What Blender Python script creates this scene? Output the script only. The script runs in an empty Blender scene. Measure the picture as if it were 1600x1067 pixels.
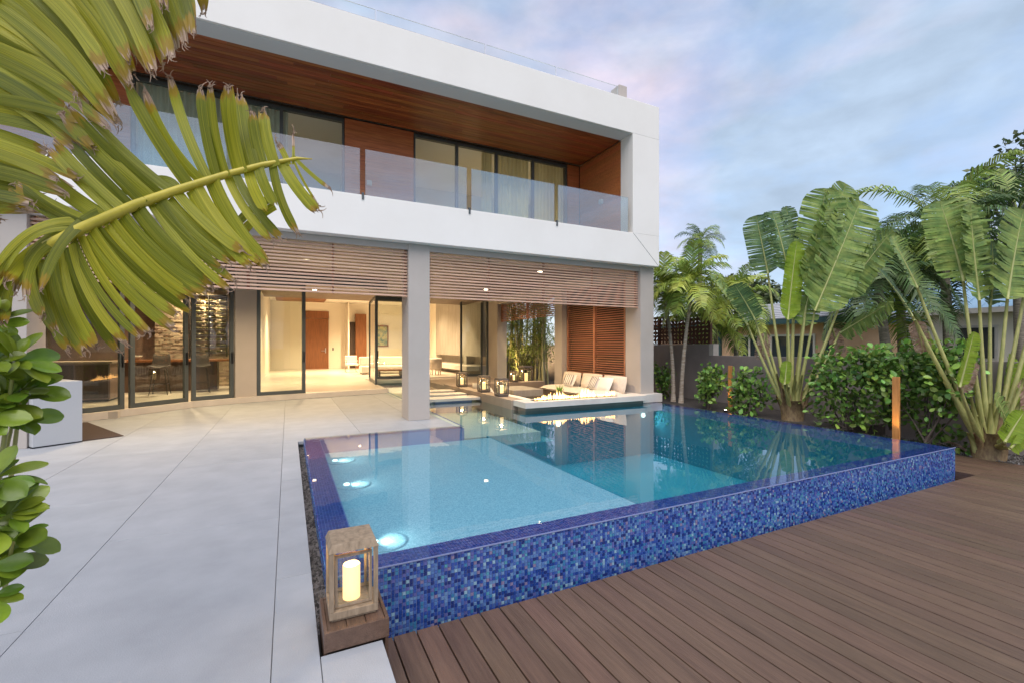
import bpy, math, random
from mathutils import Vector, Matrix
random.seed(7)
R_ = math.radians
scene = bpy.context.scene
col = scene.collection

# ------------------------------------------------------------------ camera
YAW = 26.2
cam_d = bpy.data.cameras.new("camera")
cam_d.lens = 16.0; cam_d.sensor_width = 36.0; cam_d.shift_y = 0.0047
cam_d.clip_start = 0.05; cam_d.clip_end = 2000
cam = bpy.data.objects.new("camera", cam_d); col.objects.link(cam)
cam.location = (0, 0, 1.5); cam.rotation_euler = (R_(90), 0, R_(-YAW))
scene.camera = cam

# ------------------------------------------------------------------ sky
SUN_EL, SUN_ROT = 58.0, 206.0
world = bpy.data.worlds.new("World"); scene.world = world; world.use_nodes = True
wn = world.node_tree.nodes; wl = world.node_tree.links
bg = wn["Background"]; bg.inputs["Strength"].default_value = 0.13
sky = wn.new("ShaderNodeTexSky"); sky.sky_type = 'NISHITA'; sky.sun_disc = False
sky.sun_elevation = R_(SUN_EL); sky.sun_rotation = R_(SUN_ROT)
sky.air_density = 1.0; sky.dust_density = 0.6; sky.ozone_density = 1.6
tc = wn.new("ShaderNodeTexCoord")
mp = wn.new("ShaderNodeMapping"); mp.inputs["Scale"].default_value = (1.0, 1.0, 2.2)
wl.new(tc.outputs["Generated"], mp.inputs["Vector"])
nz = wn.new("ShaderNodeTexNoise"); nz.inputs["Scale"].default_value = 4.2; nz.inputs["Detail"].default_value = 9; nz.inputs["Roughness"].default_value = 0.56
nz.inputs["Distortion"].default_value = 0.2
wl.new(mp.outputs["Vector"], nz.inputs["Vector"])
rp = wn.new("ShaderNodeValToRGB"); rp.color_ramp.elements[0].position = 0.40; rp.color_ramp.elements[1].position = 0.62
rp.color_ramp.elements[0].color = (0.58, 0.58, 0.58, 1); rp.color_ramp.elements[1].color = (0.97, 0.97, 0.97, 1)
wl.new(nz.outputs["Fac"], rp.inputs["Fac"])
nz2 = wn.new("ShaderNodeTexNoise"); nz2.inputs["Scale"].default_value = 1.7; nz2.inputs["Detail"].default_value = 5
wl.new(mp.outputs["Vector"], nz2.inputs["Vector"])
rp2 = wn.new("ShaderNodeValToRGB"); rp2.color_ramp.elements[0].position = 0.42; rp2.color_ramp.elements[1].position = 0.60
CL = 4.6
rp2.color_ramp.elements[0].color = (0.42, 0.53, 0.68, 1); rp2.color_ramp.elements[1].color = (0.68, 0.61, 0.71, 1)
wl.new(nz2.outputs["Fac"], rp2.inputs["Fac"])
cs = wn.new("ShaderNodeVectorMath"); cs.operation = 'SCALE'
nz3 = wn.new("ShaderNodeTexNoise"); nz3.inputs["Scale"].default_value = 7.5; nz3.inputs["Detail"].default_value = 8; nz3.inputs["Roughness"].default_value = 0.55; nz3.inputs["Distortion"].default_value = 0.2
wl.new(mp.outputs["Vector"], nz3.inputs["Vector"])
mr3 = wn.new("ShaderNodeMapRange"); mr3.inputs["From Min"].default_value = 0.32; mr3.inputs["From Max"].default_value = 0.68; mr3.inputs["To Min"].default_value = CL * 0.88; mr3.inputs["To Max"].default_value = CL * 1.12
wl.new(nz3.outputs["Fac"], mr3.inputs["Value"]); wl.new(mr3.outputs[0], cs.inputs["Scale"])
wl.new(rp2.outputs["Color"], cs.inputs[0])
mx = wn.new("ShaderNodeMix"); mx.data_type = 'RGBA'
wl.new(rp.outputs["Color"], mx.inputs["Factor"]); wl.new(sky.outputs["Color"], mx.inputs[6]); wl.new(cs.outputs[0], mx.inputs[7])
wl.new(mx.outputs[2], bg.inputs["Color"])

# ------------------------------------------------------------------ sun (veiled, low, behind the camera)
sd = bpy.data.lights.new("sun", 'SUN'); sd.energy = 1.5; sd.angle = R_(60); sd.color = (1.0, 0.93, 0.86)
sun = bpy.data.objects.new("sun", sd); col.objects.link(sun)
el, ro = R_(SUN_EL), R_(SUN_ROT)
sdir = Vector((math.sin(ro) * math.cos(el), math.cos(ro) * math.cos(el), math.sin(el)))
sun.rotation_euler = sdir.to_track_quat('Z', 'Y').to_euler()

vs = scene.view_settings
vs.view_transform = 'Standard'; vs.look = 'None'; vs.gamma = 1.0; vs.exposure = 1.05; vs.use_curve_mapping = False
cy = scene.cycles
cy.use_denoising = True; cy.max_bounces = 8; cy.transparent_max_bounces = 16; cy.glossy_bounces = 4
cy.diffuse_bounces = 4; cy.transmission_bounces = 4; cy.sample_clamp_indirect = 6.0; cy.caustics_reflective = False; cy.caustics_refractive = False

# ------------------------------------------------------------------ pixel helpers (photo pixels 1600x1067 -> points in the place)
TH = R_(YAW); FX, FY = math.sin(TH), math.cos(TH); RX, RY = FY, -FX; FP = 711.1
def at(px, py, d=None, X=None, Y=None, z=None):
    t = (px - 800) / FP; v = (541 - py) / FP
    dx, dy = FX + t * RX, FY + t * RY
    if X is not None: s = X / dx
    elif Y is not None: s = Y / dy
    elif z is not None: s = (z - 1.5) / v
    else: s = d
    return Vector((dx * s, dy * s, 1.5 + v * s))

# ------------------------------------------------------------------ materials
MAT = {}
def mat(name, color, rough=0.6, metal=0.0, noise=None, bump=0.0, bscale=60, objvar=0.0, stretch=None, spec=0.5, emit=None, estr=0.0, island=0.0, translucent=0.0, coord='Object'):
    m = bpy.data.materials.new(name); m.use_nodes = True
    n = m.node_tree.nodes; l = m.node_tree.links
    b = n["Principled BSDF"]; out = n["Material Output"]
    b.inputs["Roughness"].default_value = rough; b.inputs["Metallic"].default_value = metal
    b.inputs["Specular IOR Level"].default_value = spec
    b.inputs["Base Color"].default_value = (*color, 1)
    t = n.new("ShaderNodeTexCoord"); src = t.outputs[coord]
    if objvar:
        oi0 = n.new("ShaderNodeObjectInfo")
        ad = n.new("ShaderNodeVectorMath"); ad.operation = 'MULTIPLY_ADD'
        l.new(oi0.outputs["Random"], ad.inputs[0]); ad.inputs[1].default_value = (37, 11, 23); l.new(src, ad.inputs[2]); src = ad.outputs[0]
    if stretch:
        mpp = n.new("ShaderNodeMapping"); mpp.inputs["Scale"].default_value = stretch
        l.new(src, mpp.inputs["Vector"]); src = mpp.outputs["Vector"]
    csock = None
    if noise:   # (scale, detail, color_low, color_high, lo, hi)
        sc, de, c0, c1, lo, hi = noise
        nt = n.new("ShaderNodeTexNoise"); nt.inputs["Scale"].default_value = sc; nt.inputs["Detail"].default_value = de
        nt.inputs["Roughness"].default_value = 0.6
        l.new(src, nt.inputs["Vector"])
        r = n.new("ShaderNodeValToRGB"); r.color_ramp.elements[0].position = lo; r.color_ramp.elements[1].position = hi
        r.color_ramp.elements[0].color = (*c0, 1); r.color_ramp.elements[1].color = (*c1, 1)
        l.new(nt.outputs["Fac"], r.inputs["Fac"]); csock = r.outputs["Color"]
    var = objvar or island
    if var:
        h = n.new("ShaderNodeHueSaturation")
        if csock: l.new(csock, h.inputs["Color"])
        else: h.inputs["Color"].default_value = (*color, 1)
        if objvar: rs = oi0.outputs["Random"]
        else:
            gi = n.new("ShaderNodeNewGeometry"); rs = gi.outputs["Random Per Island"]
        mr = n.new("ShaderNodeMapRange"); mr.inputs["To Min"].default_value = 1 - var; mr.inputs["To Max"].default_value = 1 + var
        l.new(rs, mr.inputs["Value"]); l.new(mr.outputs["Result"], h.inputs["Value"])
        m2 = n.new("ShaderNodeMath"); m2.operation = 'MULTIPLY'; m2.inputs[1].default_value = 7.31; l.new(rs, m2.inputs[0])
        m3 = n.new("ShaderNodeMath"); m3.operation = 'FRACT'; l.new(m2.outputs[0], m3.inputs[0])
        mr2 = n.new("ShaderNodeMapRange"); mr2.inputs["To Min"].default_value = 0.5 - var * 0.06; mr2.inputs["To Max"].default_value = 0.5 + var * 0.06
        l.new(m3.outputs[0], mr2.inputs["Value"]); l.new(mr2.outputs["Result"], h.inputs["Hue"])
        csock = h.outputs["Color"]
    if csock: l.new(csock, b.inputs["Base Color"])
    if bump:
        nb = n.new("ShaderNodeTexNoise"); nb.inputs["Scale"].default_value = bscale; nb.inputs["Detail"].default_value = 4
        l.new(src, nb.inputs["Vector"])
        bp = n.new("ShaderNodeBump"); bp.inputs["Strength"].default_value = bump; bp.inputs["Distance"].default_value = 0.01
        l.new(nb.outputs["Fac"], bp.inputs["Height"]); l.new(bp.outputs["Normal"], b.inputs["Normal"])
    if emit:
        b.inputs["Emission Color"].default_value = (*emit, 1); b.inputs["Emission Strength"].default_value = estr
    if translucent:
        tr = n.new("ShaderNodeBsdfTranslucent"); ms = n.new("ShaderNodeMixShader"); ms.inputs["Fac"].default_value = translucent
        if csock: l.new(csock, tr.inputs["Color"])
        else: tr.inputs["Color"].default_value = (*color, 1)
        l.new(b.outputs[0], ms.inputs[1]); l.new(tr.outputs[0], ms.inputs[2]); l.new(ms.outputs[0], out.inputs["Surface"])
    MAT[name] = m
    return m

def glassmat(name, tint, boost=1.0, ior=1.45, rough=0.0, wave=0.0, wscale=3.0):
    m = bpy.data.materials.new(name); m.use_nodes = True
    n = m.node_tree.nodes; l = m.node_tree.links; n.clear()
    out = n.new("ShaderNodeOutputMaterial"); tr = n.new("ShaderNodeBsdfTransparent"); tr.inputs["Color"].default_value = (*tint, 1)
    gl = n.new("ShaderNodeBsdfGlossy"); gl.inputs["Roughness"].default_value = rough
    fr = n.new("ShaderNodeFresnel"); fr.inputs["IOR"].default_value = ior
    mu = n.new("ShaderNodeMath"); mu.operation = 'MULTIPLY'; mu.use_clamp = True; mu.inputs[1].default_value = boost
    ge = n.new("ShaderNodeNewGeometry"); mi = n.new("ShaderNodeMix"); mi.data_type = 'FLOAT'
    mi.inputs[2].default_value = ior; mi.inputs[3].default_value = 1 / ior
    l.new(ge.outputs["Backfacing"], mi.inputs[0]); l.new(mi.outputs[0], fr.inputs["IOR"])
    l.new(fr.outputs[0], mu.inputs[0])
    ms = n.new("ShaderNodeMixShader"); l.new(mu.outputs[0], ms.inputs["Fac"]); l.new(tr.outputs[0], ms.inputs[1]); l.new(gl.outputs[0], ms.inputs[2])
    l.new(ms.outputs[0], out.inputs["Surface"])
    if wave:
        t = n.new("ShaderNodeTexCoord"); nb = n.new("ShaderNodeTexNoise"); nb.inputs["Scale"].default_value = wscale; nb.inputs["Detail"].default_value = 3
        l.new(t.outputs["Object"], nb.inputs["Vector"])
        bp = n.new("ShaderNodeBump"); bp.inputs["Strength"].default_value = wave; bp.inputs["Distance"].default_value = 0.02
        l.new(nb.outputs["Fac"], bp.inputs["Height"]); l.new(bp.outputs["Normal"], gl.inputs["Normal"]); l.new(bp.outputs["Normal"], fr.inputs["Normal"])
    MAT[name] = m
    return m

def mosaic(name, stops, rough=0.22, objrand=False):
    m = bpy.data.materials.new(name); m.use_nodes = True
    n = m.node_tree.nodes; l = m.node_tree.links; b = n["Principled BSDF"]
    g = n.new("ShaderNodeNewGeometry"); r = n.new("ShaderNodeValToRGB"); cr = r.color_ramp
    cr.interpolation = 'CONSTANT'
    while len(cr.elements) < len(stops): cr.elements.new(0.5)
    for e, (p, c) in zip(cr.elements, stops): e.position = p; e.color = (*c, 1)
    l.new(g.outputs["Random Per Island"], r.inputs["Fac"]); l.new(r.outputs["Color"], b.inputs["Base Color"])
    b.inputs["Roughness"].default_value = rough
    MAT[name] = m

mat("white_render", (0.82, 0.81, 0.79), 0.75, noise=(0.7, 8, (0.775, 0.75, 0.71), (0.83, 0.81, 0.775), 0.3, 0.7), bump=0.06, bscale=180)
mat("taupe_render", (0.46, 0.41, 0.37), 0.75, noise=(1.3, 6, (0.43, 0.385, 0.345), (0.48, 0.43, 0.39), 0.3, 0.7), bump=0.08, bscale=160)
mat("dark_taupe", (0.272, 0.230, 0.221), 0.7, noise=(1.1, 6, (0.221, 0.187, 0.178), (0.323, 0.272, 0.255), 0.3, 0.7), bump=0.1, bscale=120)
mat("soffit_grey", (0.60, 0.62, 0.63), 0.8)
mat("stone_paving", (0.293, 0.308, 0.335), 0.6, noise=(3.0, 14, (0.298, 0.317, 0.344), (0.367, 0.387, 0.417), 0.28, 0.72), bump=0.22, bscale=160, objvar=0.05)
mat("joint_dark", (0.23, 0.23, 0.23), 0.9)
mat("deck_board", (0.132, 0.089, 0.062), 0.42, noise=(5, 8, (0.082, 0.049, 0.033), (0.156, 0.097, 0.064), 0.25, 0.75), bump=0.5, bscale=22, objvar=0.14, stretch=(7.396, 0.466, 5.901))
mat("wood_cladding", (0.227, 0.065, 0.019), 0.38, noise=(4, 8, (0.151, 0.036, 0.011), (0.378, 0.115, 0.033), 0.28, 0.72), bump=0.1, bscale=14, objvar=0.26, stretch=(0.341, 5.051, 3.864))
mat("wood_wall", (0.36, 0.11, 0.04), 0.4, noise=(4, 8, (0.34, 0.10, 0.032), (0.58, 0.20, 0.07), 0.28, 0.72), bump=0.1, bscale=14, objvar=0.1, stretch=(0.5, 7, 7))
mat("louver_wood", (0.503, 0.329, 0.247), 0.5, noise=(4, 6, (0.475, 0.296, 0.210), (0.699, 0.457, 0.328), 0.3, 0.7), stretch=(0.559, 10.752, 9.892), objvar=0.08)
mat("shutter_wood", (0.34, 0.14, 0.08), 0.45, noise=(4, 6, (0.26, 0.10, 0.055), (0.42, 0.18, 0.105), 0.3, 0.7), stretch=(8, 0.4, 8), objvar=0.12)
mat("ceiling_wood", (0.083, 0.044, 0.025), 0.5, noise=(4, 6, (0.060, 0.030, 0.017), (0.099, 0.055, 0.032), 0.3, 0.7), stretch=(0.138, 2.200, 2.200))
mat("frame_metal", (0.085, 0.10, 0.105), 0.42, 0.3)
mat("black_metal", (0.02, 0.02, 0.022), 0.45, 0.4)
mat("steel", (0.5, 0.5, 0.5), 0.3, 1.0)
mat("rust_steel", (0.085, 0.035, 0.025), 0.65, 0.3, noise=(6, 6, (0.06, 0.026, 0.02), (0.12, 0.05, 0.03), 0.3, 0.7))
mat("plaster_pool", (0.33, 0.47, 0.53), 0.8, noise=(70, 3, (0.20, 0.36, 0.44), (0.46, 0.58, 0.63), 0.35, 0.65))
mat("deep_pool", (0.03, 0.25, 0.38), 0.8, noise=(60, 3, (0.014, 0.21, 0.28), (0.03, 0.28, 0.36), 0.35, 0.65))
mat("grout", (0.20, 0.24, 0.42), 0.8)
mat("ledge_stone", (0.62, 0.57, 0.51), 0.6, noise=(2, 8, (0.56, 0.51, 0.46), (0.66, 0.61, 0.55), 0.3, 0.7), bump=0.05, bscale=150)
mat("rim_stone", (0.30, 0.235, 0.18), 0.6, noise=(2, 8, (0.25, 0.19, 0.15), (0.34, 0.27, 0.21), 0.3, 0.7))
mat("concrete", (0.34, 0.31, 0.27), 0.7, noise=(2, 8, (0.28, 0.255, 0.22), (0.38, 0.35, 0.31), 0.3, 0.7), stretch=(4, 4, 0.6), bump=0.1)
mat("interior_wall", (0.74, 0.69, 0.60), 0.8)
mat("interior_floor", (0.60, 0.54, 0.46), 0.3, noise=(0.8, 6, (0.56, 0.50, 0.42), (0.64, 0.58, 0.50), 0.3, 0.7))
mat("ceiling_white", (0.78, 0.75, 0.70), 0.8)
mat("door_wood", (0.22, 0.085, 0.03), 0.45, noise=(4, 8, (0.15, 0.055, 0.02), (0.27, 0.105, 0.038), 0.3, 0.7), stretch=(7, 7, 0.5))
mat("cabinet_dark", (0.075, 0.048, 0.036), 0.35, noise=(4, 6, (0.055, 0.035, 0.026), (0.10, 0.065, 0.048), 0.3, 0.7), stretch=(7, 7, 0.5))
mat("panel_bronze", (0.22, 0.15, 0.12), 0.35, noise=(3, 6, (0.18, 0.12, 0.10), (0.26, 0.18, 0.145), 0.3, 0.7))
mat("brick_pale", (0.42, 0.33, 0.25), 0.8, island=0.3, noise=(9, 5, (0.34, 0.26, 0.20), (0.50, 0.40, 0.31), 0.3, 0.7))
mat("fabric_cream", (0.66, 0.58, 0.49), 0.9, bump=0.15, bscale=260, noise=(20, 4, (0.61, 0.53, 0.45), (0.70, 0.62, 0.53), 0.3, 0.7))
mat("fabric_white", (0.74, 0.71, 0.66), 0.9, bump=0.15, bscale=260)
mat("fabric_grey", (0.30, 0.27, 0.25), 0.9, bump=0.15, bscale=260)
mat("fabric_dark", (0.06, 0.05, 0.045), 0.8)
mat("curtain", (0.78, 0.72, 0.50), 0.9, translucent=0.5)
mat("curtain_sheer", (0.66, 0.70, 0.62), 0.9, translucent=0.25)
mat("lantern_wood", (0.321, 0.242, 0.165), 0.75, noise=(5, 8, (0.202, 0.149, 0.097), (0.404, 0.308, 0.213), 0.3, 0.7), stretch=(7.128, 6.600, 1.162), bump=0.4, bscale=30)
mat("lantern_dark", (0.11, 0.09, 0.075), 0.6)
mat("candle", (0.85, 0.68, 0.42), 0.5, emit=(1.0, 0.58, 0.22), estr=0.8)
mat("flame", (1, 0.7, 0.3), 0.5, emit=(1.0, 0.52, 0.16), estr=3.6)
mat("lamp_warm", (1, 0.85, 0.6), 0.5, emit=(1.0, 0.78, 0.48), estr=9.0)
mat("lamp_cool", (1, 1, 0.95), 0.5, emit=(0.92, 1.0, 0.86), estr=1.5)
mat("bottle_glass", (0.05, 0.045, 0.02), 0.15, spec=0.8)
mat("gravel", (0.13, 0.12, 0.115), 0.9, island=0.7)
mat("soil", (0.055, 0.045, 0.038), 0.95, noise=(14, 8, (0.035, 0.028, 0.024), (0.085, 0.07, 0.06), 0.3, 0.7), bump=0.6, bscale=30)
mat("lawn", (0.06, 0.085, 0.03), 0.95, noise=(3, 8, (0.04, 0.06, 0.02), (0.08, 0.10, 0.04), 0.3, 0.7))
LEAFN = (7, 6)
mat("leaf_olive", (0.20, 0.215, 0.022), 0.36, noise=(9, 6, (0.12, 0.145, 0.016), (0.27, 0.26, 0.028), 0.3, 0.75), objvar=0.22, translucent=0.35, bump=0.15, bscale=90, stretch=(1, 1, 1))
def uvleaf(name):
    m = mat(name, (0.2, 0.2, 0.02), 0.42, spec=0.35, translucent=0.45)
    n = m.node_tree.nodes; l = m.node_tree.links
    uv = n.new("ShaderNodeUVMap"); oi = n.new("ShaderNodeObjectInfo")
    ad = n.new("ShaderNodeVectorMath"); ad.operation = 'MULTIPLY_ADD'; l.new(oi.outputs["Random"], ad.inputs[0]); ad.inputs[1].default_value = (31, 17, 5); l.new(uv.outputs[0], ad.inputs[2])
    mp_ = n.new("ShaderNodeMapping"); mp_.inputs["Scale"].default_value = (26, 0.8, 1); l.new(ad.outputs[0], mp_.inputs["Vector"])
    t1 = n.new("ShaderNodeTexNoise"); t1.inputs["Scale"].default_value = 1.0; t1.inputs["Detail"].default_value = 5; l.new(mp_.outputs[0], t1.inputs["Vector"])
    r1 = n.new("ShaderNodeValToRGB"); e = r1.color_ramp.elements; e[0].position = .25; e[1].position = .78; e[0].color = (0.15, 0.185, 0.012, 1); e[1].color = (0.52, 0.47, 0.034, 1); q = e.new(.5); q.color = (0.30, 0.315, 0.018, 1)
    l.new(t1.outputs["Fac"], r1.inputs["Fac"])
    hs = n.new("ShaderNodeHueSaturation"); l.new(r1.outputs[0], hs.inputs["Color"])
    a1 = n.new("ShaderNodeMapRange"); a1.inputs["To Min"].default_value = .5; a1.inputs["To Max"].default_value = 1.25; l.new(oi.outputs["Random"], a1.inputs["Value"]); l.new(a1.outputs[0], hs.inputs["Value"])
    a2 = n.new("ShaderNodeMapRange"); a2.inputs["To Min"].default_value = .515; a2.inputs["To Max"].default_value = .485; l.new(oi.outputs["Random"], a2.inputs["Value"]); l.new(a2.outputs[0], hs.inputs["Hue"])
    sx = n.new("ShaderNodeSeparateXYZ"); l.new(uv.outputs[0], sx.inputs[0])
    mp2 = n.new("ShaderNodeMapping"); mp2.inputs["Scale"].default_value = (5, 7, 1); l.new(ad.outputs[0], mp2.inputs["Vector"])
    t2 = n.new("ShaderNodeTexNoise"); t2.inputs["Scale"].default_value = 1.0; t2.inputs["Detail"].default_value = 6; l.new(mp2.outputs[0], t2.inputs["Vector"])
    m1 = n.new("ShaderNodeMath"); m1.operation = 'MULTIPLY_ADD'; l.new(t2.outputs["Fac"], m1.inputs[0]); m1.inputs[1].default_value = .26; l.new(sx.outputs["Y"], m1.inputs[2])
    ry = n.new("ShaderNodeValToRGB"); ry.color_ramp.elements[0].position = .96; ry.color_ramp.elements[1].position = 1.08; l.new(m1.outputs[0], ry.inputs["Fac"])
    rb = n.new("ShaderNodeValToRGB"); rb.color_ramp.elements[0].position = .965; rb.color_ramp.elements[1].position = .995
    m1b = n.new("ShaderNodeMath"); m1b.operation = 'MULTIPLY'; l.new(m1.outputs[0], m1b.inputs[0]); m1b.inputs[1].default_value = .925; l.new(m1b.outputs[0], rb.inputs["Fac"])
    x1 = n.new("ShaderNodeMix"); x1.data_type = 'RGBA'; l.new(ry.outputs[0], x1.inputs[0]); l.new(hs.outputs[0], x1.inputs[6]); x1.inputs[7].default_value = (0.33, 0.22, 0.018, 1)
    r3 = n.new("ShaderNodeValToRGB"); r3.color_ramp.elements[0].color = (.13, .06, .03, 1); r3.color_ramp.elements[1].color = (.62, .46, .34, 1); r3.color_ramp.elements[0].position = .35; r3.color_ramp.elements[1].position = .6; l.new(t1.outputs["Fac"], r3.inputs["Fac"])
    x2 = n.new("ShaderNodeMix"); x2.data_type = 'RGBA'; l.new(rb.outputs[0], x2.inputs[0]); l.new(x1.outputs[2], x2.inputs[6]); l.new(r3.outputs[0], x2.inputs[7])
    l.new(x2.outputs[2], n["Principled BSDF"].inputs["Base Color"])
    for nd in n:
        if nd.type == 'BSDF_TRANSLUCENT': l.new(x2.outputs[2], nd.inputs["Color"])
    bp = n.new("ShaderNodeBump"); bp.inputs["Strength"].default_value = .7; bp.inputs["Distance"].default_value = .004; l.new(t1.outputs["Fac"], bp.inputs["Height"]); l.new(bp.outputs[0], n["Principled BSDF"].inputs["Normal"])
uvleaf("leaf_strap")
mat("leaf_brown", (0.36, 0.22, 0.15), 0.8, noise=(16, 5, (0.20, 0.10, 0.06), (0.55, 0.40, 0.30), 0.3, 0.7), translucent=0.2)
mat("midrib_yellow", (0.34, 0.30, 0.03), 0.4, noise=(12, 5, (0.36, 0.31, 0.025), (0.54, 0.44, 0.05), 0.3, 0.7))
mat("leaf_clusia", (0.085, 0.170, 0.019), 0.28, noise=(8, 5, (0.111, 0.187, 0.015), (0.238, 0.332, 0.030), 0.3, 0.75), objvar=0.35, translucent=0.22)
mat("leaf_hedge", (0.240, 0.426, 0.075), 0.32, objvar=0.5, translucent=0.2)
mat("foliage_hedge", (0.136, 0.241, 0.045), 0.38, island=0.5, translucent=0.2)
mat("blade_green", (0.200, 0.295, 0.074), 0.45, spec=0.25, noise=(6, 6, (0.109, 0.198, 0.058), (0.319, 0.394, 0.099), 0.3, 0.75), island=0.20, translucent=0.16)
mat("blade_dark", (0.109, 0.192, 0.078), 0.45, spec=0.25, noise=(6, 6, (0.073, 0.146, 0.069), (0.181, 0.258, 0.085), 0.3, 0.75), island=0.20, translucent=0.16)
mat("blade_bright", (0.263, 0.388, 0.035), 0.5, spec=0.3, noise=(7, 5, (0.205, 0.329, 0.024), (0.320, 0.433, 0.050), 0.3, 0.75), island=0.10, translucent=0.35)
mat("petiole_green", (0.394, 0.400, 0.133), 0.4, noise=(5, 5, (0.281, 0.313, 0.103), (0.507, 0.470, 0.177), 0.3, 0.7), stretch=(7.517, 6.960, 1.479))
mat("midrib_pale", (0.36, 0.38, 0.14), 0.45)
mat("sheath_brown", (0.195, 0.124, 0.065), 0.7, noise=(9, 6, (0.117, 0.065, 0.036), (0.286, 0.208, 0.098), 0.3, 0.7), stretch=(2.600, 2.600, 1.300), bump=0.5, bscale=20)
mat("frond_green", (0.237, 0.321, 0.060), 0.4, island=0.35, translucent=0.3)
mat("frond_yellow", (0.416, 0.480, 0.085), 0.4, island=0.3, translucent=0.3)
mat("frond_dark", (0.084, 0.143, 0.045), 0.5, island=0.4, translucent=0.25)
mat("trunk_palm", (0.24, 0.20, 0.16), 0.85, noise=(10, 5, (0.14, 0.115, 0.09), (0.33, 0.28, 0.22), 0.35, 0.65), stretch=(0.6, 0.6, 3.5), bump=0.4, bscale=12)
mat("trunk_pale", (0.44, 0.36, 0.28), 0.85, noise=(9, 5, (0.30, 0.22, 0.16), (0.52, 0.45, 0.36), 0.35, 0.65), stretch=(0.6, 0.6, 3.0), bump=0.3, bscale=12)
mat("bark", (0.12, 0.095, 0.075), 0.9, noise=(6, 6, (0.08, 0.06, 0.05), (0.17, 0.135, 0.11), 0.3, 0.7), bump=0.5)
mat("tree_leaf", (0.085, 0.114, 0.045), 0.5, island=0.55, translucent=0.25)
mat("bamboo_cane", (0.24, 0.22, 0.09), 0.4, noise=(3, 4, (0.18, 0.18, 0.07), (0.33, 0.27, 0.12), 0.3, 0.7), objvar=0.2)
mat("bamboo_leaf", (0.203, 0.250, 0.043), 0.45, island=0.4, translucent=0.3)
mat("grass_leaf", (0.16, 0.17, 0.06), 0.5, island=0.4, translucent=0.25)
mat("stucco_orange", (0.840, 0.521, 0.302), 0.85, noise=(1.5, 6, (0.773, 0.470, 0.277), (0.890, 0.563, 0.336), 0.3, 0.7))
mat("stucco_cream", (0.825, 0.750, 0.625), 0.85)
mat("roof_grey", (0.38, 0.385, 0.40), 0.75, objvar=0.05)
mat("roof_blue", (0.24, 0.38, 0.52), 0.45, objvar=0.04)
mat("teal_paint", (0.035, 0.085, 0.085), 0.5)
mat("window_dark", (0.035, 0.05, 0.055), 0.08, spec=0.8)
mat("post_wood", (0.52, 0.24, 0.07), 0.5, noise=(5, 6, (0.40, 0.17, 0.045), (0.60, 0.29, 0.09), 0.3, 0.7), stretch=(6, 6, 0.6))
mat("white_box", (0.48, 0.49, 0.50), 0.5)
mat("mat_brown", (0.055, 0.032, 0.026), 0.85, bump=0.5, bscale=120)
mat("art_print", (0.30, 0.34, 0.20), 0.6, noise=(5, 6, (0.50, 0.45, 0.20), (0.10, 0.20, 0.16), 0.35, 0.65))
mat("mirror_bronze", (0.3, 0.2, 0.14), 0.1, 0.8)
glassmat("glass_clear", (0.93, 0.97, 0.96), 1.0)
glassmat("glass_door", (0.90, 0.94, 0.92), 1.5)
glassmat("glass_rail", (0.84, 0.93, 0.92), 6.5)
glassmat("glass_roof", (0.96, 0.985, 0.985), 0.3)
glassmat("water", (0.66, 0.90, 0.98), 1.35, 1.333, 0.0, 0.05, 2.6)
mosaic("mosaic_wall", [(0, (0.022, 0.060, 0.265)), (0.14, (0.041, 0.090, 0.353)), (0.29, (0.067, 0.140, 0.412)), (0.44, (0.096, 0.200, 0.451)), (0.57, (0.052, 0.200, 0.392)), (0.67, (0.148, 0.270, 0.490)), (0.76, (0.111, 0.130, 0.372)), (0.83, (0.022, 0.040, 0.176)), (0.925, (0.266, 0.430, 0.549)), (0.955, (0.089, 0.300, 0.412)), (0.98, (0.237, 0.200, 0.333))], 0.18)
mosaic("mosaic_ledge", [(0, (0.034, 0.043, 0.209)), (0.2, (0.051, 0.057, 0.257)), (0.4, (0.027, 0.048, 0.228)), (0.6, (0.068, 0.071, 0.275)), (0.75, (0.041, 0.076, 0.285)), (0.9, (0.103, 0.104, 0.294))], 0.35)
M = MAT

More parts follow.
